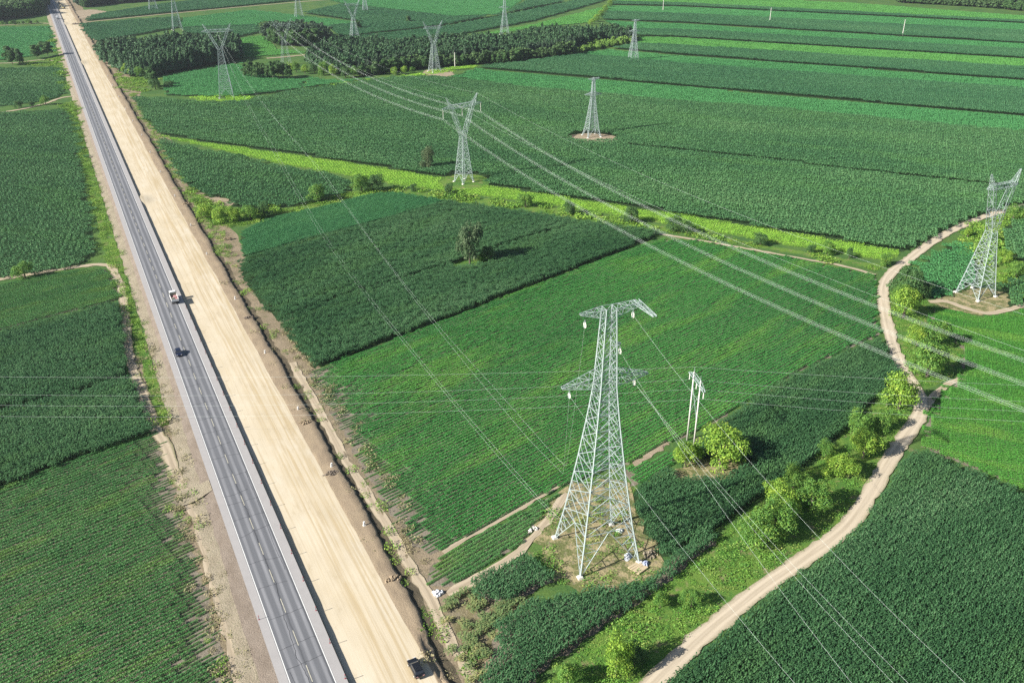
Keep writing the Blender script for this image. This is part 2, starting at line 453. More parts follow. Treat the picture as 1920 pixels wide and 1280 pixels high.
def grass_near(seed, L=2.2, n=110, h=.7):
    r = np.random.default_rng(seed); P = np.stack([r.uniform(-L / 2, L / 2, n), r.uniform(-L / 2, L / 2, n), r.uniform(.05, 1, n) ** 1.5 * h], 1)
    V, F = cards(n, P, r.uniform(.12, .36, n), .55, r=r); return patch('grass_tufts', V, F)

def grass_far(seed, L=6.0, n=240, h=.9):
    r = np.random.default_rng(seed); P = np.stack([r.uniform(-L / 2, L / 2, n), r.uniform(-L / 2, L / 2, n), r.uniform(.1, 1, n) * h], 1)
    V, F = cards(n, P, r.uniform(.4, .8, n), .6, r=r); return patch('grass_cover', V, F)

KINDS = {'corn': ([corn_near(i) for i in range(4)], 2.0, 1.32), 'corn_far': ([corn_far(i) for i in range(4)], 3.9, 3.9),
         'soy': ([soy_near(i) for i in range(4)], 2.2, 1.1), 'soy_far': ([soy_far(i) for i in range(4)], 4.4, 4.4),
         'grass': ([grass_near(i) for i in range(4)], 2.2, 2.2), 'grass_far': ([grass_far(i) for i in range(4)], 6.0, 6.0),
         'bright': ([grass_near(i + 20, 2.2, 120, 1.0) for i in range(3)], 2.2, 2.2)}

def scatter(name, pts, rot, scl, variants, mat, label=None, cat=None, kind='stuff', parent=None):
    n = len(pts); me = bpy.data.meshes.new(name); me.vertices.add(n)
    me.vertices.foreach_set('co', np.asarray(pts, np.float32).ravel())
    a = me.attributes.new('turn', 'FLOAT_VECTOR', 'POINT')
    a.data.foreach_set('vector', np.stack([np.zeros(n), np.zeros(n), rot], 1).astype(np.float32).ravel())
    a = me.attributes.new('size', 'FLOAT_VECTOR', 'POINT'); a.data.foreach_set('vector', np.asarray(scl, np.float32).ravel())
    o = mobj(name, me, parent)
    g = bpy.data.node_groups.new(name + '_cover', 'GeometryNodeTree')
    g.interface.new_socket('Geometry', in_out='INPUT', socket_type='NodeSocketGeometry')
    g.interface.new_socket('Geometry', in_out='OUTPUT', socket_type='NodeSocketGeometry')
    N = g.nodes; gi = N.new('NodeGroupInput'); go = N.new('NodeGroupOutput'); iop = N.new('GeometryNodeInstanceOnPoints')
    gti = N.new('GeometryNodeGeometryToInstance')
    for v in variants:
        oi = N.new('GeometryNodeObjectInfo'); oi.inputs['Object'].default_value = v; oi.transform_space = 'ORIGINAL'
        sm = N.new('GeometryNodeSetMaterial'); sm.inputs['Material'].default_value = mat
        g.links.new(oi.outputs['Geometry'], sm.inputs['Geometry']); g.links.new(sm.outputs[0], gti.inputs[0])
    g.links.new(gti.outputs[0], iop.inputs['Instance']); g.links.new(gi.outputs[0], iop.inputs['Points'])
    iop.inputs['Pick Instance'].default_value = True
    for nm, sock in (('turn', 'Rotation'), ('size', 'Scale')):
        na = N.new('GeometryNodeInputNamedAttribute'); na.data_type = 'FLOAT_VECTOR'; na.inputs[0].default_value = nm
        g.links.new(na.outputs[0], iop.inputs[sock])
    rv = N.new('FunctionNodeRandomValue'); rv.data_type = 'INT'
    rv.inputs[4].default_value = 0; rv.inputs[5].default_value = len(variants) - 1
    g.links.new(rv.outputs[2], iop.inputs['Instance Index'])
    g.links.new(iop.outputs[0], go.inputs[0])
    md = o.modifiers.new('cover', 'NODES'); md.node_group = g
    me.materials.append(mat)
    if parent is None: tag(o, label, cat, None, kind)
    return o

CLEAR = []            # polygons kept free of crops
LINES = [(poly_ground(l_, 1.0), 1.97) for l_ in ([(1180, 272), (1280, 283), (1480, 305), (1650, 325), (1890, 352)],)]
def grid_points(poly, az, dx, dy):
    c, s = math.cos(az), math.sin(az); R = np.array([[c, s], [-s, c]]); q = poly @ R.T
    x = np.arange(q[:, 0].min() + dx / 2, q[:, 0].max(), dx); y = np.arange(q[:, 1].min() + dy / 2, q[:, 1].max(), dy)
    if len(x) == 0 or len(y) == 0: return np.zeros((0, 2))
    X, Y = np.meshgrid(x, y); P = np.stack([X.ravel(), Y.ravel()], 1) @ R
    j = rng.normal(size=len(P))[:, None] * np.array([[c, s]]) * dx * .35 + rng.normal(size=P.shape) * .15
    return P[inside(P + j, poly)]

def in_view(P, margin=60, far=2000):
    Z = P[:, 1] * CP + CH * SP; x = 960 + FPX * P[:, 0] / Z; y = 640 + FPX * (-P[:, 1] * SP + CH * CP) / Z
    return (Z > 1) & (x > -margin * 3) & (x < 1920 + margin) & (y < 1280 + margin * 2.2)

def noise2(P, s, seed=0):
    r = np.random.default_rng(seed); v = np.zeros(len(P))
    for k in range(5):
        a = r.uniform(0, 2 * math.pi); f = s * r.uniform(.6, 2.2); v += np.sin((P[:, 0] * math.cos(a) + P[:, 1] * math.sin(a)) * f + r.uniform(0, 6.3))
    return v / 5

def crop(name, kind, px, az, mat, soil, label, hz=1.0, thin=None, sparse=None, zp=0.0, height=1.0, cat='field', poly=None, edge=.5):
    poly = poly_ground(px, zp) if poly is None else poly
    variants, dx, dy = KINDS[kind]
    if soil: sheet('field_soil', poly, M[soil], rough=edge)
    P = grid_points(poly, math.radians(az), dx, dy); P = P[in_view(P)]
    for q in CLEAR: P = P[~inside(P, q)]
    for q, qw in LINES: P = P[dist_poly(P, q) > qw]
    n = len(P); sc_ = np.ones((n, 3)); sc_[:, 2] = height * (1 + .10 * noise2(P, .12, 3) + rng.normal(size=n) * .05)
    keep = np.ones(n, bool)
    if thin is not None:
        for line, width, amt in thin:
            d = dist_poly(P, poly_ground(line)); k = np.clip(d / width + .3 * noise2(P, .22, 5) + rng.normal(size=n) * .16 - .1, 0, 1)
            f = (1 - amt * (1 - k)) * rng.uniform(.75, 1.15, n); sc_[:, 1] *= np.minimum(1, f * 1.25); sc_[:, 2] *= f; keep &= rng.uniform(size=n) < .68 + .8 * k
    if sparse is not None: keep &= rng.uniform(size=n) < sparse
    rot = math.radians(az) + math.pi * rng.integers(0, 2, n)
    P, sc_, rot = P[keep], sc_[keep], rot[keep]
    return scatter(name, np.c_[P, np.full(len(P), .02)], rot, sc_, variants, mat, label, cat)

# ------------------------------------------------------------------ highway, new roadbed and banks
LS = np.concatenate([np.arange(-60, 420, 1.5), np.arange(420, 2300, 6.0)])
def wob(l, seed, amp, f=.12):
    r = np.random.default_rng(seed); l = np.asarray(l, float); v = np.zeros_like(l)
    for k in range(6): v += np.sin(l * f * r.uniform(.4, 3.2) + r.uniform(0, 6.3)) / 6
    return v * amp * 1.8

def strip(name, cols, mat, label=None, parent=None, smooth=False, kind='structure'):
    """cols: list of (s(l), z(l)) arrays swept along the road"""
    V = []; UV = []; k = len(cols)
    S = [np.broadcast_to(c[0], LS.shape) for c in cols]; Z = [np.broadcast_to(c[1], LS.shape) for c in cols]
    for i, l in enumerate(LS):
        for j in range(k):
            V.append((*road_pt(S[j][i], l), Z[j][i])); UV.append((S[j][i], l))
    F = np.array([[i * k + j, i * k + j + 1, (i + 1) * k + j + 1, (i + 1) * k + j] for i in range(len(LS) - 1) for j in range(k - 1)])
    o = mobj(name, np_mesh(name, V, F, mat, smooth, UV), parent)
    if parent is None: tag(o, label, None, None, kind)
    return o

road = strip('road', [(-.15, RZ), (3.6, RZ + .04), (7.4, RZ)], M['asphalt'], 'worn grey two-lane highway with patched cracks')
strip('shoulder', [(-1.75, RZ - .01), (-.15, RZ)], M['shoulder'], parent=road)
strip('shoulder', [(7.4, RZ), (9.25, RZ - .01)], M['shoulder'], parent=road)
def marking(name, s, wdt, l0, l1, mat):
    z = RZ + .012 + .04 * max(0, 1 - abs(s - 3.6) / 3.8)
    n = max(2, int((l1 - l0) / 40)); V = []; F = []
    for i in range(n + 1):
        l = l0 + (l1 - l0) * i / n
        V += [(*road_pt(s - wdt / 2, l), z), (*road_pt(s + wdt / 2, l), z)]
        if i < n: F.append([2 * i, 2 * i + 1, 2 * i + 3, 2 * i + 2])
    return mobj(name, np_mesh(name, V, F, mat), road)
marking('edge_line', 0.02, .16, -55, 2200, PAINT_W)
marking('edge_line', 7.26, .16, -55, 2200, PAINT_W)
dash_me = None
for i in range(62):
    l0 = -1.5 + i * 9.55
    mk = marking('lane_marking', 3.62, .16, l0, l0 + 4.3, PAINT_Y)
# repaired cracks: across the road and wandering along the middle joint
r_ = np.random.default_rng(11)
def crack(pts, wd):
    V = []; F = []; pts = np.array(pts)
    T = np.gradient(pts, axis=0); T /= np.linalg.norm(T, axis=1)[:, None]; N = np.stack([T[:, 1], -T[:, 0]], 1)
    for i, (s, l) in enumerate(pts):
        z = RZ + .008 + .04 * max(0, 1 - abs(s - 3.6) / 3.8); wv = wd * r_.uniform(.6, 1.3)
        a = np.array([s, l]) + N[i] * wv / 2; b = np.array([s, l]) - N[i] * wv / 2
        V += [(*road_pt(*a), z), (*road_pt(*b), z)]
        if i < len(pts) - 1: F.append([2 * i, 2 * i + 1, 2 * i + 3, 2 * i + 2])
    mobj('crack', np_mesh('crack', V, F, CRACK), road)
for l in [3, 8.5, 17, 26.5, 35, 44.5, 51, 57.5, 61, 69, 78.5, 84, 91, 99, 108, 119, 131, 146, 163]:
    full = r_.uniform() < .7; s1 = 7.35 if full else r_.uniform(3.6, 7)
    ss = np.linspace(-.1, s1, 14); ll = l + np.cumsum(r_.normal(size=14) * .12) + ss * r_.uniform(-.06, .12)
    crack(np.stack([ss, ll], 1), .085)
ll = np.arange(-20, 66, .9); ss = 3.35 + np.cumsum(r_.normal(size=len(ll)) * .1); ss -= np.linspace(0, ss[-1] - 3.4, len(ll))
crack(np.stack([ss, ll], 1), .09)
ll = np.arange(-20, 40, .9); ss = 1.0 + np.cumsum(r_.normal(size=len(ll)) * .05); crack(np.stack([ss, ll], 1)[:26], .06)
ll = np.arange(30, 70, .9); ss = 6.6 + np.cumsum(r_.normal(size=len(ll)) * .04); crack(np.stack([ss, ll], 1), .07)

# the drop between the carriageway and the new roadbed, ramped where vehicles cross
lr = [road_sl(G(264, 378))[1], road_sl(G(153, 120))[1], road_sl(G(121, 46))[1]]
ramp = np.zeros_like(LS)
for q, hw in zip(lr, (7, 12, 14)): ramp = np.maximum(ramp, np.clip(1.3 - np.abs(LS - q) / hw, 0, 1))
zs = .68 + (RZ - .68 - .03) * ramp
bankw = .3 + wob(LS, 2, .08, .8)
strip('road_bank', [(9.25, RZ - .012), (9.25 + bankw, zs)], M['ditch'], 'low bank between the highway and the sand roadbed, shade painted in')  # dark ditch material puts the step's shade into the bank colour
sw = wob(LS, 4, .16, .06) + wob(LS, 44, .08, .5); bs = 23.6 + sw
def rel(seed, a=.06, f=.3): return wob(LS, seed, a, f)
strip('sand_roadbed', [(9.25 + bankw, zs), (11.2, .68 + (zs - .68) * .8 + rel(1)), (13, .7 + (zs - .68) * .3 + rel(2)), (15, .7 + rel(3)), (17, .72 + rel(5)), (19, .72 + rel(6)), (21, .70 + rel(7)), (bs, .66 + rel(8))],
      M['sand'], 'wide pale sand roadbed under construction', smooth=True)
dw = wob(LS, 9, .5, .09) + wob(LS, 19, .25, .9) - np.clip(34 - LS, 0, 50) * .055
strip('spoil_slope', [(bs, .66 + rel(8)), (24.6 + sw * .5, .72 + rel(12, .12, .6)), (26.2 + dw * .7, .62 + rel(13, .2, .7)), (27.7 + dw, .75 + rel(14, .25, .8)), (28.2 + dw, .35)],
      M['brown'], 'brown spoil slope along the edge of the sand roadbed')
strip('ditch', [(28.2 + dw, .35), (28.5 + dw, .03), (29.3 + dw, .02), (30.2 + dw + rel(21, .4), .1 + rel(22, .08, .5))], M['ditch'], 'narrow dark drainage ditch beside the spoil slope')
strip('ditch_verge', [(30.2 + dw + rel(21, .4), .1 + rel(22, .08, .5)), (31.4 + dw * .8, .12 + rel(23, .06)), (33.2 + dw * .6 + rel(24, .4, .1), .003), (39.5 + rel(25, 1.5, .1), .002)], M['dryverge'], 'dry grassy strip between ditch and fields')
nearl = np.clip((150 - LS) / 120, 0, 1)
g1 = -2.9 - 1.7 * nearl + rel(31, .25, .3); t1 = -5.6 - 2.2 * nearl + rel(32, .4, .2)
strip('gravel_bank', [(g1, .62 + rel(33, .05)), ((g1 - 1.75) / 2, 1.08 + rel(34, .06, .8)), (-1.75, RZ - .012)], M['gravel'], 'dark gravel bank below the highway shoulder')
strip('tan_bank', [(t1 - .4, .02), (t1 + .6, .22 + rel(35, .12, .5)), ((t1 + g1) / 2, .42 + rel(36, .12, .4)), (g1, .62 + rel(33, .05))], M['tan'], 'tan earth bank strewn with dry grass')

sheet('dry_verge', np.array([road_pt(s_, l_) for s_, l_ in [(-5.0, -40), (-15.5, -40), (-14.5, 40), (-12.5, 100), (-12.5, 150), (-5, 150)]]), M['dryverge'], 'dry weedy ground between soybeans and gravel bank', 0, z=.003)
lr0 = road_sl(G(392, 914, 1))[1]
sheet_v = [(*road_pt(s_, lr0 + d_ * (3.2 - .12 * (s_ + 9)) + .5 * math.sin(s_ * 2)), z_) for s_, z_ in ((-9.5, .2), (-7, .5), (-4.5, .95), (-1.9, 1.53)) for d_ in (-1, 0, 1)]
tag(mobj('track_ramp', np_mesh('track_ramp', sheet_v, np.array([[i * 3 + k, i * 3 + k + 1, i * 3 + k + 4, i * 3 + k + 3] for i in range(3) for k in range(2)]), M['tan'], True, [(v[0], v[1]) for v in sheet_v])), 'tan earth ramp from field track up to highway', None, None, 'structure')
# ------------------------------------------------------------------ dirt tracks and bare places
TR = track_mat('packed_dirt_track', (.42, .355, .265), (.50, .43, .33), 2.2)
TR2 = track_mat('rutted_field_path', (.34, .28, .2), (.43, .36, .265), 1.5)
main_track = smooth_line([G(*p) for p in [(1165, 1345), (1222, 1285), (1262, 1245), (1330, 1182), (1430, 1102), (1520, 1040), (1590, 985), (1632, 925), (1665, 868), (1697, 820), (1722, 782), (1727, 752), (1712, 722), (1692, 692), (1675, 650), (1664, 608), (1657, 570), (1657, 538), (1672, 512), (1705, 486), (1745, 456), (1790, 430), (1836, 410), (1880, 396), (1930, 384), (2010, 372)]], 1.8)
ribbon('dirt_road', main_track, 4.0 + wob(np.arange(len(main_track)), 5, .35, .2), TR, .226, .22, 'pale winding dirt road between cornfield and grass verge', seed=1)
_n = [0.0]
def path(pts, wd, name='footpath', label=None, mat=TR2, jit=.18, st=2.0):
    _n[0] += .002
    ln = smooth_line([G(*p) for p in pts], st); ribbon(name, ln, wd, mat, .152 + _n[0], jit, label, seed=int(_n[0] * 3000)); return ln
path([(1640, 516), (1580, 499), (1480, 481), (1363, 460), (1293, 448), (1225, 437)], 1.6, label='thin bare path along the top of the bright soybean field')
lt = path([(-60, 535), (0, 524), (60, 514), (130, 503), (185, 496), (210, 503), (222, 525), (231, 560), (236, 600), (240, 650), (250, 695), (266, 735), (286, 790), (306, 830), (322, 870), (340, 905), (372, 912), (400, 914)], 3.0, 'field_track', 'pale rutted field track bending down to the highway', jit=.3)
path([(548, 680), (572, 722), (596, 765), (620, 810), (645, 858), (672, 900), (706, 955), (735, 1000), (757, 1040), (777, 1076), (800, 1110), (816, 1140), (834, 1180), (862, 1232), (894, 1285), (930, 1345)], 2.3, label='brown footpath beside the drainage ditch')
path([(830, 1036), (900, 995), (975, 953), (1050, 910), (1085, 893)], 1.3, label='thin bare strip below the bright soybean field')
path([(838, 1112), (880, 1092), (930, 1063), (960, 1042), (1000, 1008), (1040, 960), (1062, 925)], 2.0, label='bare footpath leading to the tall power tower', jit=.35)
path([(343, 912), (360, 960), (383, 1030), (404, 1100), (424, 1180), (442, 1262), (456, 1330)], 1.8, 'field_track', 'faint dry track along the lower edge of the soybeans', jit=.4)
path([(1742, 566), (1775, 566), (1810, 578), (1850, 588), (1885, 582), (1930, 570)], 2.6, label='bare path at the foot of the forked tower by the road')
path([(1728, 782), (1745, 750), (1775, 722), (1800, 712)], 2.0, label='short worn path branching off the dirt road')
path([(-30, 214), (30, 207), (80, 196), (115, 184), (146, 180)], 3.0, 'field_track', 'short field track meeting the highway beside a round bush')
path([(-40, 50), (20, 47), (70, 44), (98, 45)], 5.0, 'field_track', 'far pale track joining the highway beside small shrubs')
path([(140, 44), (230, 35), (330, 25), (470, 12), (600, 1), (720, -8)], 6.0, 'field_track', 'long straight pale track across the far fields')
path([(-30, 120), (30, 118), (80, 113), (128, 119)], 3.0, 'field_track', 'faint track past the pair of dark trees')
path([(500, 110), (545, 106), (590, 102)], 6.0, 'field_track', 'pale bare patch of track beside the oval wood', jit=1.0)

_bz = [0.105]
def bare(name, px, mat, label, rough=.6):
    p = poly_ground(px); _bz[0] += .003; return p, sheet(name, p, M[mat], label, rough, z=_bz[0])
TOWER_PX = [(985, 1010), (1015, 965), (1058, 915), (1120, 898), (1180, 905), (1192, 960), (1205, 1000), (1235, 1035), (1250, 1062), (1225, 1088), (1160, 1108), (1090, 1112), (1040, 1090), (1015, 1050)]
pt, _ = bare('trampled_ground', TOWER_PX, 'straw', 'trampled straw and weeds under the tall tower', 1.0); CLEAR.append(pt)
p, _ = bare('bare_soil', [(1185, 868), (1215, 846), (1248, 826), (1256, 834), (1225, 852), (1192, 876)], 'bare', 'bare soil strip at the edge of the bright soybeans', .5); CLEAR.append(p)
p, _ = bare('bare_soil', [(1258, 885), (1300, 862), (1375, 858), (1420, 872), (1350, 905), (1270, 905)], 'straw', 'bare ground under the bushes by the pole pair', .6); CLEAR.append(p)
c = G(1109, 258); ell = np.array([c + (15.5 * math.cos(a), 12.5 * math.sin(a)) for a in np.linspace(0, 2 * math.pi, 28, endpoint=False)]) - (0, 3)
sheet('bare_clearing', ell, M['bare'], 'pale cleared ellipse around the small tower in corn', .8, z=.24); CLEAR.append(ell)
p, _ = bare('bare_soil', [(395, 372), (412, 368), (440, 382), (428, 390), (405, 384)], 'bare', 'small washed-out bare patch in the crop', .8); CLEAR.append(p)
p, _ = bare('grass_island', [(845, 497), (880, 485), (915, 486), (918, 498), (880, 505), (850, 505)], 'verge', 'small grass island under the lone poplar', .4); CLEAR.append(p)
c = np.array([-24.1, 431.]); ell = np.array([c + (13 * math.cos(a), 14 * math.sin(a)) for a in np.linspace(0, 2 * math.pi, 24, endpoint=False)]); CLEAR.append(ell)
sheet('grass_island', ell, M['verge'], 'grassy clearing around the forked tower in corn', .6, z=.25)
p, _ = bare('bare_soil', [(1740, 568), (1790, 548), (1850, 540), (1890, 552), (1890, 585), (1840, 592), (1790, 582)], 'straw', 'dry ground under the forked tower by the road', .6); CLEAR.append(p)
p, _ = bare('tower_clearing', [(785, 143), (800, 132), (845, 130), (852, 141), (830, 146)], 'bare', 'bare patch around the tower before the long wood', .8); CLEAR.append(p)
p, _ = bare('bare_soil', [(180, 108), (200, 104), (212, 124), (190, 128)], 'bare', 'sandy turnout at the corner of the pine block', .8)
p, _ = bare('bare_soil', [(136, 22), (170, 18), (200, 22), (185, 32), (145, 36)], 'bare', 'bare brown ground beside the far roadworks', 1.0)
verge_px = {'roadside': [(1000, 1300), (1090, 1215), (1170, 1150), (1245, 1090), (1310, 1040), (1400, 960), (1480, 905), (1545, 855), (1605, 795), (1655, 745), (1690, 715), (1705, 740), (1715, 775), (1690, 815), (1655, 870), (1620, 925), (1580, 975), (1510, 1030), (1420, 1095), (1325, 1170), (1255, 1235), (1205, 1290), (1150, 1330), (1010, 1330)],
            'inner': [(1672, 545), (1700, 520), (1730, 545), (1745, 570), (1735, 605), (1790, 640), (1800, 665), (1785, 705), (1740, 730), (1722, 720), (1700, 680), (1684, 640), (1673, 595)],
            'strip': [(345, 352), (385, 372), (440, 392), (540, 390), (600, 376), (662, 358), (740, 352), (840, 362), (960, 378), (1100, 399), (1280, 430), (1423, 458), (1560, 480), (1660, 498), (1645, 508), (1580, 492), (1480, 474), (1363, 452), (1293, 441), (1232, 432), (1070, 408), (950, 392), (838, 376), (740, 362), (700, 364), (590, 390), (500, 408), (455, 425), (420, 420), (380, 395)],
            'far': [(1840, 415), (1880, 402), (1935, 392), (1935, 405), (1890, 415), (1880, 440), (1895, 480), (1935, 500), (1935, 560), (1880, 545), (1850, 500), (1820, 470), (1800, 445)],
            'left': None}
for k, px in verge_px.items():
    if px: sheet('grass_verge', poly_ground(px), M['verge'], {'roadside': 'weedy grass verge along the winding dirt road', 'inner': 'grassy strip inside the bend of the dirt road', 'strip': 'grassy strip with bushes below the yellow crop', 'far': 'rough grass around the forked tower by the road'}[k], .5)

# ------------------------------------------------------------------ fields
AZ = 42.5
CORN = leaf_mat('corn_leaves', (.017, .054, .021), (.039, .106, .041), (.12, .205, .098), math.radians(AZ), 40, 2.0, (.06, .135, .045), .18, .6, .22)
CORN_T = leaf_mat('corn_leaves_far', (.026, .085, .04), (.042, .122, .052), (.08, .17, .075), math.radians(-24), 70, 3.0, None, .18, .6, .18)
CORN_B = leaf_mat('corn_leaves_plain', (.033, .098, .04), (.057, .145, .055), (.12, .22, .09), math.radians(-24), 60, 2.5, (.07, .17, .055), .18, .6, .18)
CORN_Y = leaf_mat('thin_corn_leaves', (.05, .10, .04), (.11, .16, .06), (.21, .22, .09), math.radians(AZ), 14, 2.0, (.26, .23, .1), .2)
SOY = leaf_mat('soy_leaves', (.024, .112, .03), (.04, .165, .035), (.075, .225, .05), math.radians(AZ), 36, 3.2, (.11, .25, .04), .25)
SOY_L = leaf_mat('soy_leaves_left', (.028, .095, .03), (.05, .14, .04), (.09, .19, .055), math.radians(AZ), 16, 2.4, (.105, .185, .04), .25)
SOY_D = leaf_mat('soy_leaves_wedge', (.03, .115, .045), (.045, .15, .055), (.08, .2, .075), math.radians(AZ), 30, 3.0, None, .25)
SOY_K = leaf_mat('soy_leaves_right', (.04, .155, .028), (.06, .21, .03), (.11, .27, .045), math.radians(-24), 26, 2.2, (.14, .28, .045), .25)
SOY_F = leaf_mat('soy_leaves_far', (.04, .15, .05), (.052, .178, .06), (.075, .21, .065), math.radians(-24), 90, 4.0, None, .25)
SOY_BR = leaf_mat('soy_leaves_bright', (.06, .19, .05), (.08, .225, .05), (.12, .27, .06), math.radians(-26), 90, 4.0, None, .25)
YEL = leaf_mat('yellow_crop', (.125, .25, .03), (.165, .3, .035), (.21, .34, .045), math.radians(-22), 12, 3.0, None, .25)
GRASS = leaf_mat('verge_grass', (.04, .12, .022), (.09, .20, .03), (.17, .26, .045), 0, 7, 1.0, (.24, .26, .075), .25)
GRASS_L = leaf_mat('verge_grass_left', (.055, .13, .022), (.12, .23, .03), (.21, .31, .05), 0, 9, 1.0, (.26, .3, .07), .25)

# lower left
crop('soybean_field', 'soy', [(-40, 932), (0, 916), (150, 858), (290, 812), (306, 850), (322, 905), (345, 975), (370, 1050), (392, 1120), (412, 1200), (432, 1285), (445, 1330), (-40, 1330)], AZ, SOY_L, 'soil',
     'row-cropped soybeans with yellowish patches beside the field track', thin=[([(295, 800), (315, 880), (345, 975), (385, 1080), (415, 1180), (440, 1290)], 9.0, .75)])
crop('corn_field', 'corn', [(-40, 638), (0, 622), (222, 567), (229, 600), (233, 650), (236, 700), (130, 735), (0, 765), (-40, 775)], AZ, CORN, 'soil_dark', 'dark corn block beside the bend of the field track', zp=1.2)
crop('corn_field', 'corn', [(-40, 780), (0, 770), (130, 740), (240, 706), (256, 735), (274, 780), (284, 806), (150, 852), (0, 908), (-40, 925)], AZ, CORN, 'soil_dark', 'narrow dark corn band above the yellowish soybeans', zp=1.2, height=.92)
crop('soybean_field', 'soy', [(-40, 545), (0, 535), (120, 512), (190, 504), (206, 514), (214, 540), (221, 562), (0, 618), (-40, 630)], AZ, SOY_L, 'soil', 'light soybean strip just below the field track')
crop('corn_field', 'corn_far', [(-60, 220), (0, 212), (75, 208), (118, 206), (138, 226), (148, 260), (156, 330), (164, 372), (172, 430), (179, 474), (158, 490), (100, 505), (0, 519), (-60, 528)], 62, CORN_B, 'soil_dark', 'large dark green field left of the highway above the track', zp=.8, height=.6)
crop('soybean_field', 'soy_far', [(-60, 130), (0, 128), (113, 128), (121, 150), (122, 176), (100, 186), (55, 194), (0, 200), (-60, 206)], 62, CORN_B, 'soil_dark', 'mid green field left of the highway past the short track')
crop('soybean_field', 'soy_far', [(-60, 54), (0, 52), (94, 50), (99, 75), (102, 98), (60, 106), (0, 113), (-60, 118)], 62, SOY_F, 'soil_dark', 'smooth green far field left of the highway')
# between roadbed and yellow strip
crop('corn_field', 'corn_far', [(296, 262), (433, 291), (533, 313), (640, 332), (661, 344), (660, 356), (600, 374), (540, 386), (470, 388), (430, 384), (385, 364), (350, 344), (325, 318), (305, 288)], AZ, CORN_B, 'soil_dark', 'triangular corn wedge between roadbed and yellow strip', zp=1.0, height=.8)
crop('soybean_field', 'soy', [(452, 436), (500, 412), (592, 391), (700, 364), (742, 362), (836, 377), (715, 412), (600, 442), (455, 482)], AZ, SOY_D, 'soil_dark', 'lighter green wedge below the row of bushes')
crop('corn_field', 'corn', [(447, 490), (600, 444), (715, 414), (838, 379), (950, 394), (1068, 412), (1058, 424), (940, 458), (840, 495), (640, 555), (522, 598), (485, 560), (455, 520)], AZ, CORN, 'soil_dark', 'dark cornfield behind the lone poplar', zp=1.0, thin=[([(430, 480), (480, 560), (520, 605)], 5, .6)])
crop('corn_field', 'corn', [(524, 602), (640, 559), (840, 499), (940, 462), (1060, 428), (1072, 414), (1150, 424), (1236, 436), (1215, 447), (1000, 529), (800, 606), (590, 686), (555, 648)], AZ, CORN, 'soil_dark', 'dark corn strip above the bright soybeans', zp=1.0, height=.95, thin=[([(505, 600), (545, 650), (580, 695)], 4, .6)])
crop('soybean_field', 'soy', [(578, 699), (800, 615), (1000, 538), (1225, 452), (1300, 453), (1480, 486), (1638, 518), (1646, 555), (1640, 600), (1648, 628), (1513, 688), (1440, 726), (1347, 787), (1300, 812), (1260, 828), (1185, 866), (1120, 890), (1058, 908), (940, 970), (828, 1031), (806, 1040), (765, 1006), (722, 948), (680, 878), (636, 798), (606, 748)], AZ, SOY, 'soil',
     'large bright green soybean field in straight rows behind the tall tower', thin=[([(560, 700), (620, 795), (668, 885), (715, 960), (760, 1015), (808, 1055)], 12, .8)])
crop('soybean_field', 'soy', [(1172, 880), (1200, 872), (1270, 845), (1285, 852), (1240, 885), (1200, 905), (1180, 912)], AZ, SOY, 'soil', 'small leftover soybean strip by the tower')
crop('corn_field', 'corn', [(1652, 634), (1668, 672), (1682, 706), (1650, 735), (1605, 780), (1545, 838), (1478, 890), (1400, 945), (1335, 992), (1300, 1010), (1256, 1036), (1225, 1030), (1208, 1000), (1196, 950), (1190, 915), (1245, 888), (1300, 860), (1352, 792), (1445, 730), (1518, 692)], AZ, CORN, 'soil_dark',
     'dark corn wedge between bright soybeans and roadside bushes', zp=1.0)
crop('soybean_field', 'soy', [(836, 1038), (900, 1004), (980, 960), (1052, 920), (1050, 938), (1010, 985), (965, 1026), (910, 1060), (850, 1098), (800, 1098), (805, 1065)], AZ, SOY_L, 'soil', 'striped soybean plot with bare soil between its rows', thin=[([(790, 1050), (810, 1110)], 8, .7)], height=.8)
crop('corn_field', 'corn', [(888, 1092), (935, 1068), (985, 1045), (1015, 1062), (1040, 1085), (985, 1112), (925, 1135), (900, 1130)], AZ, CORN, 'soil', 'small dark corn plot beside the tower footpath', zp=.8)
crop('corn_field', 'corn', [(938, 1165), (1000, 1132), (1075, 1118), (1140, 1112), (1215, 1092), (1240, 1066), (1258, 1040), (1300, 1014), (1330, 998), (1344, 1008), (1290, 1052), (1240, 1094), (1205, 1120), (1150, 1158), (1085, 1205), (1020, 1252), (970, 1300), (930, 1330), (905, 1290)], AZ, CORN, 'soil', 'dark corn patch in front of the tall tower', zp=.8)
crop('corn_field', 'corn', [(838, 1122), (880, 1100), (900, 1132), (985, 1115), (1000, 1128), (938, 1163), (900, 1290), (925, 1330), (905, 1310), (880, 1262), (850, 1200), (828, 1150)], AZ, CORN_Y, 'straw_field', 'sparse yellowing corn beside the ditch footpath', zp=.3, height=.55, sparse=.6)
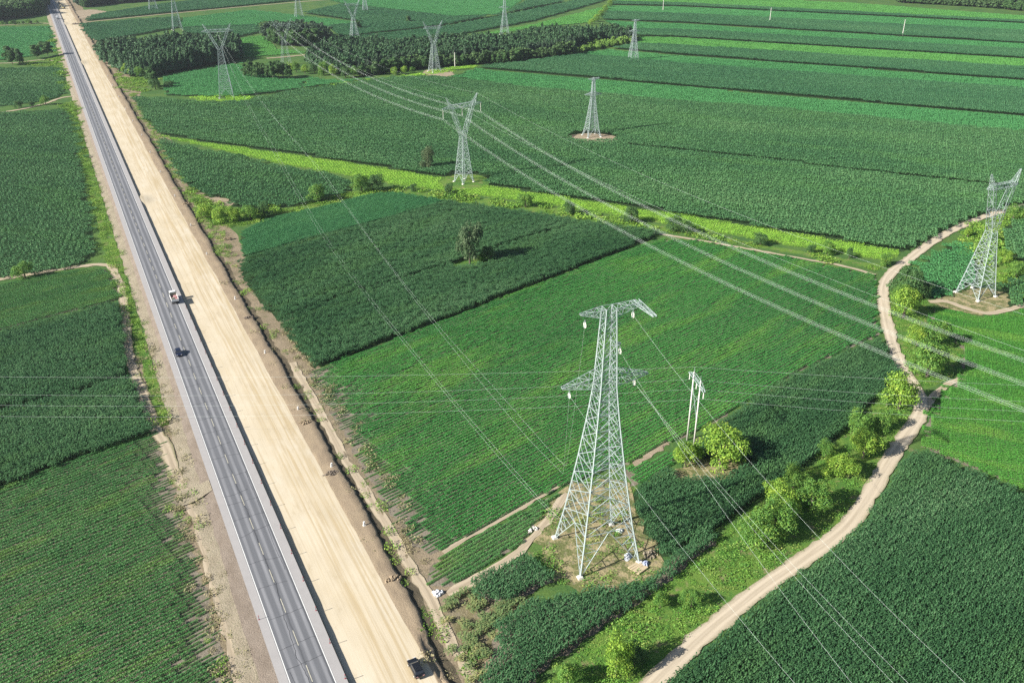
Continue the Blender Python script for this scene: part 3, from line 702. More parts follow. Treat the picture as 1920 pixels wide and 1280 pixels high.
# right hand side
crop('corn_field', 'corn', [(1200, 1330), (1252, 1283), (1308, 1232), (1394, 1161), (1485, 1086), (1570, 1020), (1624, 978), (1654, 925), (1690, 872), (1716, 842), (1820, 884), (1935, 930), (1960, 1330)], AZ, CORN, 'soil_dark', 'broad dark cornfield right of the dirt road', zp=1.4)
crop('soybean_field', 'soy', [(1726, 838), (1742, 785), (1762, 748), (1790, 722), (1808, 680), (1806, 655), (1770, 622), (1742, 604), (1752, 580), (1785, 583), (1840, 598), (1890, 590), (1940, 578), (1940, 924), (1820, 876)], -24, SOY_K, 'soil', 'vivid green soybean field right of the dirt road')
crop('corn_field', 'corn_far', [(1700, 518), (1735, 488), (1775, 462), (1800, 450), (1825, 478), (1835, 510), (1828, 530), (1790, 545), (1745, 558), (1725, 540)], -24, SOY_F, 'soil_dark', 'small crop plot left of the forked tower by the road', zp=.6, height=.5)
crop('corn_field', 'corn_far', [(1888, 420), (1940, 402), (1940, 488), (1905, 486), (1885, 465), (1880, 440)], -24, CORN_B, 'soil_dark', 'corn behind the forked tower by the road', zp=1.0)
crop('corn_field', 'corn_far', [(1868, 540), (1905, 522), (1940, 520), (1940, 560), (1895, 572), (1872, 560)], -24, CORN_B, 'soil_dark', 'corn corner right of the forked tower', zp=1.0, height=.8)
crop('bright_crop_strip', 'bright', [(288, 253), (400, 271), (520, 287), (640, 304), (740, 320), (840, 337), (973, 358), (1140, 384), (1280, 404), (1423, 428), (1547, 448), (1690, 473), (1672, 490), (1560, 474), (1423, 450), (1280, 425), (1100, 395), (960, 375), (840, 359), (740, 346), (640, 327), (533, 309), (433, 286)], -23, YEL, 'verge', 'long yellow-green crop strip running from roadbed to dirt road', height=1.1)
crop('corn_field', 'corn_far', [(252, 184), (320, 186), (392, 194), (450, 192), (570, 168), (640, 159), (700, 150), (790, 144), (843, 146), (973, 163), (1060, 170), (1280, 191), (1413, 200), (1580, 216), (1780, 236), (1935, 249), (1935, 376), (1880, 388), (1838, 402), (1790, 420), (1740, 446), (1695, 468), (1547, 444), (1423, 424), (1280, 400), (1140, 380), (973, 354), (840, 333), (740, 316), (640, 300), (520, 283), (400, 267), (300, 250), (275, 225)], -24, CORN_B, 'soil_dark', 'vast dark green cornfield around the forked tower', zp=1.0)
# far strips
def far(kind, px, mat, label, az=-26, h=1.0, zp=.5): crop('soybean_field' if kind == 'soy_far' else 'corn_field', kind, px, az, mat, 'soil_dark', label, zp=zp, height=h, edge=0)
far('soy_far', [(845, 143), (893, 129), (1280, 163), (1935, 220), (1935, 247), (1780, 234), (1580, 214), (1413, 198), (1280, 189), (1060, 168), (973, 161)], SOY_F, 'light green strip bordering the vast cornfield')
far('corn_far', [(893, 127), (985, 117), (1078, 103), (1130, 107), (1280, 121), (1935, 170), (1935, 218), (1280, 161)], CORN_T, 'dark strip between the long wood and light strip')
far('soy_far', [(1085, 101), (1140, 93), (1280, 105), (1935, 152), (1935, 168), (1280, 119), (1130, 105)], SOY_F, 'light strip at the foot of the slim far tower')
far('corn_far', [(1150, 91), (1190, 83), (1280, 87), (1935, 129), (1935, 151), (1280, 103)], CORN_T, 'dark strip above the slim far tower foot')
far('soy_far', [(1195, 69), (1280, 71), (1935, 111), (1935, 128), (1280, 85), (1195, 81)], SOY_BR, 'brightest light green far strip')
far('corn_far', [(1190, 56), (1280, 57), (1935, 95), (1935, 110), (1280, 70), (1192, 67)], CORN_T, 'dark strip above the brightest far strip')
far('soy_far', [(1135, 39), (1280, 45), (1935, 83), (1935, 94), (1280, 55), (1178, 54)], SOY_F, 'light strip below the two white poles')
far('corn_far', [(1138, 23), (1280, 27), (1935, 60), (1935, 82), (1280, 43), (1132, 37)], CORN_T, 'dark strip carrying the two white poles')
far('soy_far', [(1140, 11), (1280, 13), (1935, 45), (1935, 59), (1280, 26), (1138, 21)], SOY_F, 'light strip above the two white poles')
far('corn_far', [(1145, 4), (1280, 7), (1935, 41), (1935, 44), (1280, 12), (1143, 9)], CORN_T, 'thin dark strip below the far right wood')
far('soy_far', [(1150, -12), (1300, -8), (1600, 6), (1935, 31), (1935, 40), (1280, 6), (1150, 3)], SOY_BR, 'light strip in front of the far right wood')
far('corn_far', [(640, 73), (832, 52), (950, 30), (1060, 7), (1140, -12), (1142, -2), (1120, 6), (1000, 40), (880, 62), (760, 78)], CORN_T, 'dark field behind the long wood', 20)
far('soy_far', [(880, 68), (1000, 46), (1136, 12), (1126, 24), (1105, 42), (1000, 52), (940, 62)], SOY_BR, 'light wedge between long wood and shrub line', 20)
far('corn_far', [(615, 50), (690, 43), (570, 25), (640, 9), (850, 33), (940, 30), (1010, -10), (1055, 4), (830, 48), (640, 70)], CORN_T, 'dark field around the distant towers', 20)
far('soy_far', [(600, -6), (1000, -14), (940, 26), (850, 30), (640, 6)], SOY_F, 'light band behind the distant towers', 20)
far('soy_far', [(340, 34), (470, 19), (560, 29), (682, 43), (612, 54), (588, 42), (492, 40), (480, 47), (340, 51)], SOY_F, 'light field behind the oval wood', 20)
far('corn_far', [(150, 47), (335, 33), (335, 52), (182, 80), (168, 72)], CORN_T, 'teal field between roadbed and pine block', 20)
far('corn_far', [(345, 53), (482, 48), (486, 62), (444, 70), (345, 64)], CORN_T, 'dark strip behind the pine block', 20)
far('soy_far', [(446, 74), (492, 66), (520, 92), (580, 98), (455, 108), (448, 92)], SOY_BR, 'bright meadow between pine block and oval wood', 20)
far('corn_far', [(160, 40), (290, 27), (470, 10), (590, -2), (480, -12), (300, 10), (175, 30)], CORN_T, 'dark field above the long straight track', 20)
far('corn_far', [(306, 146), (445, 119), (470, 133), (540, 150), (572, 150), (568, 166), (440, 182), (312, 178)], SOY_F, 'green field between pine block and forked tower', 20, .6)
far('corn_far', [(578, 146), (640, 152), (700, 146), (640, 156), (572, 164)], SOY_F, 'small green wedge before the long wood', 20, .6)

# verge grass
def grass_on(px, mat, label, kind='grass', keep=.85, height=1.0, poly=None):
    poly = poly_ground(px) if poly is None else poly
    v, dx, dy = KINDS[kind]; P = grid_points(poly, .3, dx, dy); P = P[in_view(P)]
    P = P[rng.uniform(size=len(P)) < np.clip(keep + .45 * noise2(P, .25, 8), .1, 1)]
    P = P + rng.normal(size=P.shape) * .4
    d = dist_poly(P, main_track); P = P[d > 2.6]
    n = len(P); s = np.ones((n, 3)) * rng.uniform(.8, 1.3, (n, 1)); s *= np.clip(1 + .5 * noise2(P, .6, 4), .5, 1.6)[:, None]; s[:, 2] *= height * np.clip(1 + 1.3 * noise2(P, .35, 2), .3, 2.6)
    scatter('verge_grass', np.c_[P, np.full(n, .02)], rng.uniform(0, 6.3, n), s, v, mat, label, 'grass')
grass_on(verge_px['roadside'], GRASS, 'tall weeds on the verge of the winding dirt road', height=.75)
grass_on(verge_px['inner'], GRASS, 'tall weeds inside the bend of the dirt road', height=.75)
grass_on(verge_px['strip'], GRASS_L, 'weeds below the yellow crop strip', 'grass_far', .8, .8)
grass_on(verge_px['far'], GRASS_L, 'weeds around the forked tower by the road', 'grass_far', .8, .9)
grass_on(TOWER_PX, GRASS, 'weeds sprouting under the tall tower', keep=.35, height=.9)
grass_on([(985, 1045), (1030, 1018), (1050, 1040), (1062, 1090), (1045, 1098), (1020, 1065)], GRASS, 'green weeds between tall tower and small corn plot', keep=.9)
grass_on([(860, 1190), (880, 1200), (905, 1270), (890, 1280)], GRASS, 'weeds at the end of the ditch footpath', keep=.8)
DRY = leaf_mat('dry_grass', (.14, .125, .07), (.21, .19, .1), (.3, .27, .16), 0, 5, 1.0, (.12, .17, .05), .2)
def sl_poly(s0, s1, l0, l1, seed=0, a=.5):
    l = np.arange(l0, l1, 4.0)
    return np.array([road_pt(s0 + v, q) for q, v in zip(l, wob(l, seed, a, .2))] + [road_pt(s1 + v, q) for q, v in list(zip(l, wob(l, seed + 1, a * .6, .4)))[::-1]])
lq = lambda x, y: road_sl(G(x, y))[1]
for (s0, s1, l0, l1, mt, lb, kp, kd) in [
    (-9.4, -6.3, lq(340, 790), lq(232, 500), GRASS_L, 'bright green weeds between field track and highway bank', .95, 'grass'),
    (-11.2, -6.2, lq(232, 500), lq(150, 190), GRASS_L, 'yellow-green weed strip along the left field edge', .9, 'grass'),
    (-10.0, -6.2, lq(146, 170), lq(100, 60), GRASS_L, 'weed strip along the far left field edge', .8, 'grass_far'),
    (-10.5, -7.2, lq(400, 1060), lq(352, 860), GRASS_L, 'patchy weeds below the gravel bank', .3, 'grass'),
    (-11.2, -8.0, -20, lq(420, 1080), GRASS_L, 'scattered weeds at the bottom of the bank', .4, 'grass'),
    (30.0, 31.6, 30, lq(300, 300), GRASS_L, 'thin weeds along the ditch', .5, 'grass'), (28.0, 29.6, -20, 30, GRASS_L, 'thin weeds along the lower ditch', .7, 'grass'),
    (-8.4, -4.6, -25, lq(300, 640), DRY, 'dry tufts on the tan bank', .38, 'grass'), (-12.0, -8.4, -25, lq(318, 860), DRY, 'dry tufts at the ragged soybean edge', .4, 'grass'),
    (32.6, 38.5, 20, lq(520, 600), DRY, 'dry tufts between ditch footpath and field rows', .42, 'grass'), (24.6, 27.4, -20, lq(380, 460), DRY, 'sparse dry tufts on the spoil slope', .1, 'grass'),
    (29.8, 34.5, lq(440, 480), lq(250, 190), GRASS_L, 'yellowish weeds between ditch and cornfield', .7, 'grass')]:
    pp = sl_poly(s0, s1, l0, l1, abs(int(l0)) % 50)
    if s0 < 0 and kd == 'grass' and kp > .6: sheet('grass_verge', pp, M['verge'], lb.replace('weeds', 'grass under the weeds') if 'weeds' in lb else 'grass under the ' + lb, 0)
    grass_on(None, mt, lb, kd, kp, 1.1, pp)
grass_on([(330, 352), (372, 372), (455, 402), (520, 392), (470, 415), (440, 430), (400, 425), (372, 395)], GRASS_L, 'bright weeds below the triangular corn wedge', 'grass', .9, 1.3)
grass_on([(210, 122), (235, 145), (300, 148), (290, 165), (240, 182), (228, 165)], GRASS_L, 'meadow at the corner of the pine block', 'grass_far', .9, .6)
grass_on([(340, 182), (400, 190), (440, 192), (480, 184), (430, 178)], YEL, 'bright meadow under the left forked tower', 'grass_far', .9, .6)
grass_on([(575, 165), (640, 155), (790, 137), (890, 120), (895, 127), (790, 143), (640, 161)], YEL, 'yellowish grass margin before the long wood', 'grass_far', .8, .5)
grass_on([(90, 205), (130, 190), (150, 188), (158, 230), (150, 240), (135, 215)], GRASS_L, 'weeds at the short track junction', 'grass_far', .8, .8)
grass_on([(40, 118), (110, 108), (122, 125), (60, 124)], GRASS_L, 'weeds around the faint far track', 'grass_far', .8, .6)

# ------------------------------------------------------------------ lattice towers
UNIT = MB().bar((0, 0, 0), (0, 0, 1), 1 / 1.2 * 1.4142 / 1.0)
_u = np_mesh('bar', UNIT.v, UNIT.f, STEEL)
def bar_obj(name, p, q, t, parent):
    """one straight steel member sharing the unit bar mesh"""
    p, q = Vector(p), Vector(q); d = q - p; L = d.length
    o = bpy.data.objects.new(name, _u); link(o, parent)
    o.matrix_local = Matrix.Translation(p) @ d.to_track_quat('Z', 'Y').to_matrix().to_4x4() @ Matrix.Diagonal((t, t, L, 1))
    return o

class Tower:
    def __init__(s, loc, rz, label, split=False, thick=1.0, group=None, name='power_tower'):
        s.e = empty(name, (*loc, 0), rz); tag(s.e, label, 'power tower', group); s.split = split; s.k = thick; s.acc = {}
    def bar(s, part, p, q, t):
        t *= s.k
        if s.split and part in ('leg', 'brace'): bar_obj(part, p, q, t, s.e)
        else: s.acc.setdefault(part, MB()).bar(p, q, t)
    def face_panel(s, A, B, Cc, D, t, mode='X', sub=0):
        """A,B bottom corners, C,D top corners of one face"""
        A, B, Cc, D = map(np.array, (A, B, Cc, D))
        if mode == 'X':
            s.bar('brace', A, Cc, t); s.bar('brace', B, D, t)
        elif mode == 'K':
            m_ = (Cc + D) / 2; s.bar('brace', A, m_, t * 1.1); s.bar('brace', B, m_, t * 1.1)
            for E_, T in ((A, D), (B, Cc)):
                for j in range(1, sub + 1):
                    f = j / (sub + 1); s.bar('brace', E_ + (T - E_) * f, E_ + (m_ - E_) * f, t * .85)
                    g = (j - .5) / (sub + 1); s.bar('brace', E_ + (T - E_) * f, E_ + (m_ - E_) * max(g - .12, .05), t * .75)
        s.bar('brace', Cc, D, t)
        if mode == 'X':      # thin redundant members
            q = (A + B + Cc + D) / 4
            for E1, E2, U in ((A, D, (A + q) / 2), (B, Cc, (B + q) / 2), (D, A, (D + q) / 2), (Cc, B, (Cc + q) / 2)):
                s.bar('bracing', E1 + (E2 - E1) * .5, U, t * .8)
            s.bar('bracing', (A + B) / 2, (A + q) / 2, t * .8); s.bar('bracing', (A + B) / 2, (B + q) / 2, t * .8)
    def body(s, lv, tl=.3, tb=.14, base='K', sub=3):
        co = lambda z, h: [np.array((x * h, y * h, z)) for x, y in ((-1, -1), (1, -1), (1, 1), (-1, 1))]
        for i in range(len(lv) - 1):
            a, b = co(*lv[i]), co(*lv[i + 1]); kk = 1 - .45 * i / len(lv)
            for j in range(4):
                s.bar('leg' if s.split else 'leg#%d' % j, a[j], b[j], tl * kk)
                if 0 < i < 7 and s.split:
                    cn = (a[j] + a[(j + 1) % 4] + b[j] + b[(j + 1) % 4]) / 4
                    s.bar('brace', (a[j] + b[j]) / 2, (cn + a[j]) / 2, tb * .6)
                s.face_panel(a[j], a[(j + 1) % 4], b[(j + 1) % 4], b[j], tb * kk, base if i == 0 else 'X', sub if i == 0 else 0)
    def truss(s, part, A0, A1, B0, B1, n, t, tip=None):
        """box truss from square A (centre A0, half-size vector list A1) to square B"""
        ca = [np.array(A0) + np.array(v) for v in A1]; cb = [np.array(B0) + np.array(v) for v in B1]
        P = [[ca[k] + (cb[k] - ca[k]) * i / n for k in range(4)] for i in range(n + 1)]
        for i in range(n):
            for k in range(4):
                s.bar(part, P[i][k], P[i + 1][k], t)
                m_ = (k + 1) % 4
                s.bar(part, P[i][k] if i % 2 else P[i][m_], P[i + 1][m_] if i % 2 else P[i + 1][k], t * .6)
                s.bar(part, P[i + 1][k], P[i + 1][m_], t * .55)
    def footing(s, h):
        for x, y in ((-1, -1), (1, -1), (1, 1), (-1, 1)):
            MB().box((x * h, y * h, .25), (1.3, 1.3, .6), (.75, .75)).build('footing', CONC, s.e, bevel=.06)
    def done(s):
        for part, mb in s.acc.items():
            nm = part.split('#')[0]; o_ = mobj(nm, np_mesh(nm, mb.v, mb.f, STEEL), s.e)
            if nm == 'bracing': o_['kind'] = 'stuff'
        return s.e

def sq(wx, wy, wz=None, plane='yz'):
    """offsets of the four chords of a truss"""
    if plane == 'yz': return [(0, -wx, -wy), (0, wx, -wy), (0, wx, wy), (0, -wx, wy)]
    return [(-wx, -wy, 0), (wx, -wy, 0), (wx, wy, 0), (-wx, wy, 0)]

def drum_tower(loc, rz, H, label, split=False, k=1.0, base=6.85, group=None, aux=True):
    q = H / 57.5; T = Tower(loc, rz, label, split, k, group)
    T.body([(0, base * q), (9 * q, 5.37 * q), (14 * q, 4.7 * q), (19 * q, 4.06 * q), (23.5 * q, 3.5 * q), (28 * q, 3.0 * q), (32 * q, 2.55 * q), (35.5 * q, 2.2 * q), (38.5 * q, 1.92 * q), (41 * q, 1.7 * q), (44 * q, 1.6 * q), (47 * q, 1.48 * q), (50 * q, 1.36 * q), (53 * q, 1.24 * q), (55.2 * q, 1.14 * q), (57.5 * q, 1.05 * q)], .25, .112, 'K', 4)
    z = 42.5 * q
    for sgn, L in ((-1, 9.2 * q), (1, 9.2 * q)):
        T.truss('crossarm#l%d' % sgn, (sgn * 1.6 * q, 0, z), sq(1.5 * q, 1.5 * q), (sgn * L, 0, z - .6 * q), sq(.35 * q, .12 * q), 6, .11)
    z = 56.6 * q
    T.truss('crossarm#u1', (-1.1 * q, 0, z), sq(1.0 * q, .9 * q), (-5.9 * q, 0, z + .3 * q), sq(.3 * q, .1 * q), 4, .1)
    T.truss('crossarm#u2', (1.1 * q, 0, z), sq(1.0 * q, .9 * q), (5.9 * q, 0, z + .9 * q), sq(.8 * q, .35 * q), 4, .1)
    if aux:
        T.truss('crossarm#u3', (5.9 * q, .8 * q, z + .9 * q), [(-.5, 0, -.4), (.6, 0, -.4), (.6, 0, .4), (-.5, 0, .4)], (7.0 * q, -5.0 * q, z + .1 * q), [(-.35, 0, -.1), (.35, 0, -.1), (.35, 0, .1), (-.35, 0, .1)], 5, .1)
        T.truss('crossarm#mid', (1.3, 0, 49.5), sq(.5, .5), (3.0, .4, 49.3), sq(.2, .1), 2, .12)
    else:
        T.truss('crossarm#u3', (0, 0, z), sq(1, .8), (0.01, 0, z + 1.2 * q), sq(.4, .2), 1, .12)
    T.footing(base * q)
    return T.done()

def fork_tower(loc, rz, zb, label, split=False, k=1.0, base=5.5, waist=.6, arm=8.6, horn=1.14, spread=.72, group=None, panels=6, wh=1.35):
    """cup shaped tower: tapering body, two spreading limbs, cross beam and two horns"""
    T = Tower(loc, rz, label, split, k, group); zw = zb * waist
    zz = [0] + [zw * (.2 + .8 * (i / panels) ** .92) for i in range(panels + 1)]
    T.body([(z, base + (wh - base) * (z / zw) ** .95) for z in zz], .25, .11, 'K', 3)
    zt = zb * horn; hx = arm * spread
    for sg in (-1, 1):
        nm = 'fork_limb#%d' % sg
        xb = sg * hx * .92
        T.truss(nm, (sg * wh * .5, 0, zw), sq(wh * .5, wh, plane='xy'), (xb, 0, zb), sq(.75, .9, plane='xy'), 6, .12)
        T.truss('horn#%d' % sg, (xb, 0, zb), sq(.75, .9, plane='xy'), (sg * hx * (1.0 + (horn - 1) * 2.6), 0, zt), sq(.15, .15, plane='xy'), 4, .1)
        T.truss('beam_end#%d' % sg, (xb, 0, zb), sq(.9, .85), (sg * arm, 0, zb - .2), sq(.2, .12), 3, .1)
    T.truss('cross_beam#', (-hx * .92, 0, zb), sq(.9, .85), (hx * .92, 0, zb), sq(.9, .85), 8, .11)
    T.footing(base)
    return T.done()

MAIN = np.array([18.2, 150.2]); MRZ = math.radians(20)
drum_tower(MAIN, MRZ, 57.5, 'tall drum-shaped lattice power tower standing on trampled straw', True, 1.0)
RT = np.array([165.5, 289.]); fork_tower(RT, math.radians(27), 40, 'forked lattice power tower beside the bend of the dirt road', True, 1.0, 4.6, arm=7.8, horn=1.12)
MT = np.array([-24.1, 431.]); MTZ = .75; MTH = 38.0
fork_tower(MT, MTZ, MTH, 'forked power tower carrying bundled wires over the vast cornfield', False, 1.0, 3.5, .6, 12.3, 1.12, .6, wh=1.2)
LT = np.array([-206.3, 648.3]); fork_tower(LT, math.radians(16), 45.5, 'tall forked power tower in front of the pine block', False, 1.4, 5.0, .72, 10.6, 1.1, .7, wh=1.5)
drum_tower(G(1109, 256), math.radians(20), 34, 'small drum-shaped power tower on a pale cleared ellipse', False, 1.25, 7.2, aux=False)
fork_tower(G(815, 135), .6, 35, 'forked power tower at the edge of the long wood', False, 1.1, 4.0, .62, 9, 1.14)
fork_tower(G(665, 72), .6, 33, 'forked power tower behind the long wood', False, 1.1, 4.0, .62, 9, 1.14)
fork_tower(G(537, 122), .6, 33, 'forked power tower half hidden by the oval wood', False, .5, 3.8, .62, 9, 1.14)
drum_tower(G(1187, 113), .3, 34, 'slim drum-shaped power tower among the far strips', False, 1.25, 6.0, aux=False)
drum_tower(G(946, 66), .3, 38, 'slim power tower rising behind the long wood', False, 1.15, 6.0, aux=False)
fork_tower(G(333, 57), .5, 45, 'power tower rising behind the pine block', False, 1.45, 5.0, .72, 10, 1.1)
fork_tower(G(288, 21), .5, 42, 'farthest power tower by the straight pale track', False, 1.3, 5.5, .7, 10, 1.1)
fork_tower(G(561, 33), .5, 40, 'far power tower behind the oval wood', False, 1.3, 4.6, .7, 10, 1.1)
drum_tower(G(685, 23), .3, 32, 'small far tower in the dark field', False, 1.3, 5.0, aux=False)

# poles
def h_frame(loc, rz):
    e = empty('utility_pole', (*loc, 0), rz); tag(e, 'pair of white concrete poles joined by a steel crossarm', 'utility pole')
    for y in (-2.4, 2.4): MB().lathe((0, y, 0), [(.24, 0), (.16, 20.2)], n=10).build('pole', CONC, e, smooth=True)
    mb = MB(); z = 18.6
    for sg in (-.3, .3):
        mb.bar((sg, -5.2, z), (sg, 5.2, z), .16); mb.bar((sg, -5.2, z), (sg, -2.2, z + 1.3), .1); mb.bar((sg, 5.2, z), (sg, 2.2, z + 1.3), .1); mb.bar((sg, -2.2, z + 1.3), (sg, 2.2, z + 1.3), .12)
    for i in range(14): y = -5.2 + 10.4 * i / 13; mb.bar((-.3, y, z), (.3, y + .4 * (i % 2), z), .08)
    mb.build('crossarm', STEEL, e)
    b = MB().bar((0, -2.1, 9), (0, 2.1, 16), .1).bar((0, 2.1, 9), (0, -2.1, 16), .1); b.build('brace', STEEL, e)
    for y in (-2.2, 2.2): MB().bar((0, y, 20.1), (0, y * 1.05, 21.6), .14, .06).build('peak', STEEL, e)
    for y in (-5, 0, 5):
        m = MB()
        for j in range(5): m.lathe((0, y, z - .45 - j * .34), [(.05, -.14), (.18, -.08), (.05, .14)], n=8)
        m.build('insulator', CONC, e)
    return e
HF = G(1294, 834); HRZ = math.radians(9); h_frame(HF, HRZ)
def pole(x, y, h, label, group=None):
    e = empty('utility_pole', (*G(x, y), 0), .4); tag(e, label, 'utility pole', group)
    MB().lathe((0, 0, 0), [(.36, 0), (.26, h)], n=8).build('pole', CONC, e)
    MB().bar((-1.6, 0, h - .8), (1.6, 0, h - .8), .22).build('crossarm', CONC, e)
pole(1692, 67, 16, 'slender white pole standing alone in the dark strip', 'poles in the dark strip'); pole(1443, 42, 16, 'slender white pole standing alone in the dark strip', 'poles in the dark strip')
pole(1243, 20, 14, 'tiny white pole beside the shrub line'); pole(853, 126, 12, 'thin pole at the front of the long wood')

# stringing blocks hanging from the tall tower
def tower_pt(x, y, z): return np.array([MAIN[0] + x * math.cos(MRZ) - y * math.sin(MRZ), MAIN[1] + x * math.sin(MRZ) + y * math.cos(MRZ), z])
PULLEY = plain('white_pulley', (.74, .72, .64), .6, .3)
blocks = {}
for nm, (x, y, z) in {'upper highway-side': (-4.9, 0, 54.6), 'upper dirt-road-side': (5.2, .2, 55.0), 'lower highway-side': (-7.6, 0, 40.0), 'lower dirt-road-side': (6.4, 0, 40.2), 'middle': (3.0, .4, 47.6)}.items():
    pp = tower_pt(x, y, z); e = empty('stringing_block', pp, MRZ); blocks[nm] = pp
    tag(e, 'white stringing pulley hanging under the %s arm of the tall tower' % nm, 'pulley')
    for j, yy in enumerate((-.2, .2)):
        MB().lathe((0, 0, 0), [(.55, -.06), (.62, 0), (.55, .06)], 'x', 14).build('wheel', PULLEY, e) if j == 0 else None
    MB().bar((0, 0, 0), (0, 0, 1.1), .12).build('hanger', STEEL, e)
    MB().box((-.16, 0, .1), (.05, .25, 1.2)).box((.16, 0, .1), (.05, .25, 1.2)).build('side_plate', STEEL, e)

# ------------------------------------------------------------------ wires
def wire_mesh(name, P, r):
    P = np.asarray(P, float); T = np.gradient(P, axis=0); T /= np.linalg.norm(T, axis=1)[:, None]
    A = np.cross(T, (0, 0, 1)); A /= np.linalg.norm(A, axis=1)[:, None] + 1e-9; B = np.cross(T, A); n = len(P)
    V = np.stack([P + A * r * math.cos(k * math.pi / 2) + B * r * math.sin(k * math.pi / 2) for k in range(4)], 1).reshape(-1, 3)
    F = np.array([[i * 4 + k, i * 4 + (k + 1) % 4, (i + 1) * 4 + (k + 1) % 4, (i + 1) * 4 + k] for i in range(n - 1) for k in range(4)])
    return np_mesh(name, V, F, WIREM)
def catenary(a, b, S, n=60):
    t = np.linspace(0, 1, n)[:, None]; P = np.asarray(a) * (1 - t) + np.asarray(b) * t; P[:, 2] -= 4 * S * t[:, 0] * (1 - t[:, 0]); return P
def wire(P, r, label, group, parent=None):
    o = mobj('overhead_wire', wire_mesh('overhead_wire', P, r)); tag(o, label, 'wire', group); return o

# bundled conductors of the forked line
bu = np.array([math.cos(.79), math.sin(.79)])
END = np.array([179.9, 71.2]); BACK = G(537, 122)
for i, lb in ((-1, 'highway-side'), (0, 'middle'), (1, 'far-side')):
    o3 = np.array([*(bu * 12.26 * i), 0]); a = np.array([*MT, 33.0]) + o3; b = np.array([*END, 40.5]) + o3; c3 = np.array([*BACK, 29.]) + np.array([.85, .5, 0]) * 8 * i
    e = empty('conductor_bundle', a); tag(e, 'bundle of four pale wires, the %s one of the forked tower line' % lb, 'wire', 'bundled conductors of the forked line')
    for dx, dz in ((-.25, -.25), (.25, -.25), (.25, .25), (-.25, .25)):
        off = np.array([dx * 1.3, dx * .9, dz * 1.2])
        P = np.concatenate([catenary(c3 + off, a + off, 9, 40), catenary(a + off, b + off, 15.57, 90)[1:]]) - a
        mobj('wire', wire_mesh('wire', P, .013), e)
    ins = MB()
    for s2 in (0,):
        for j in range(12): ins.lathe((0, 0, .3 + j * .36), [(.05, -.12), (.22, 0), (.05, .12)], n=8)
    ins.build('insulator', CONC, e)
for sg in (-1, 1):
    hx = 12.3 * .6 * (1.0 + .12 * 2.6) * sg; a = np.array([MT[0] + hx * math.cos(MTZ), MT[1] + hx * math.sin(MTZ), MTH * 1.12]); d3 = np.array([math.cos(MTZ), math.sin(MTZ), 0]) * hx
    wire(np.concatenate([catenary(np.array([*BACK, 37.]) + d3 * .7, a, 7, 40), catenary(a, np.array([*END, 49.]) + d3, 11.5, 80)[1:]]), .012, 'thin ground wire from the %s horn of the forked tower' % ('highway-side' if sg < 0 else 'far-side'), 'ground wires of the forked line')

# wires of the pole pair: cross the whole picture
hx, hy = math.cos(HRZ), math.sin(HRZ)
for k, (y, z, lab) in enumerate([(-5, 16.6, 'front wire'), (0, 16.6, 'middle wire'), (5, 16.6, 'back wire'), (2.3, 21.6, 'shield wire')]):
    a = np.array([HF[0] - hy * y, HF[1] + hx * y, z]); l_ = np.array([-185, 185 + y * 1.05, z + (1 if k < 3 else 2)]); r2 = np.array([230, 176 + y, z + 1])
    wire(np.concatenate([catenary(l_, a, 3.4 if k < 3 else 2.2, 70), catenary(a, r2, 3.0 if k < 3 else 2.0, 60)[1:]]), .012, '%s of the white pole pair crossing the highway' % lab, 'wires of the pole pair')

# wires of the tall tower towards the viewer, and pilot ropes lying over the crops behind it
for nm, px, zm in [('upper dirt-road-side', (1810, 1280), 44), ('lower dirt-road-side', (1675, 1280), 34), ('lower dirt-road-side ', (1703, 1280), 34), ('middle', (1597, 1280), 40), ('lower highway-side', (1490, 1280), 34)]:
    a = blocks[nm.strip()]; nm = 'lower dirt-road-side pulley, the outer of two,' if nm.endswith(' ') else nm + ' pulley'; m_ = np.array([*G(*px, zm), zm]); b = a + (m_ - a) * 2.0; b[2] = a[2]
    t = np.linspace(0, 1.0, 70)[:, None]; P = a[:2] + (b[:2] - a[:2]) * t
    z = a[2] + (zm - a[2]) * 4 * t[:, 0] * (1 - t[:, 0])
    wire(np.c_[P, z], .0105, 'wire running forward from the %s of the tall tower' % nm, 'forward wires of the tall tower')
def rope(start, px, label, z=2.7):
    mid = [G(*p, z) for p in px]; ln = smooth_line(mid, 6)
    P = [np.array([*q, z]) for q in ln]
    if start is not None:
        s0 = np.array(start); d = P[0] - s0; head = [s0 + d * t + np.array([0, 0, -6 * t * (1 - t)]) for t in np.linspace(0, .96, 16)]; P = head + P
    e_ = np.array([*LT, 43.]); d = e_ - P[-1]; P = P + [P[-1] + d * t + np.array([0, 0, -26 * t * (1 - t)]) for t in np.linspace(.04, 1, 24)]
    wire(np.array(P), .012, label, 'pilot ropes behind the tall tower')
rope(blocks['upper highway-side'], [(1062, 872), (1040, 854), (930, 730), (817, 604), (700, 455), (600, 315)], 'pilot rope dropping from the upper highway-side pulley onto the soybeans')
rope(blocks['lower highway-side'], [(1056, 888), (1000, 832), (948, 772), (855, 660), (765, 545), (650, 390), (560, 270)], 'pilot rope dropping from the lower highway-side pulley onto the soybeans')
for dx in (0, 6): rope(None, [(1046 + dx, 974), (1000 + dx, 928), (933 + dx * 1.5, 854), (800 + dx, 695), (640 + dx, 494), (560 + dx, 370), (500 + dx, 262)], 'pilot rope anchored on the bare ground below the tall tower', z=2.4)

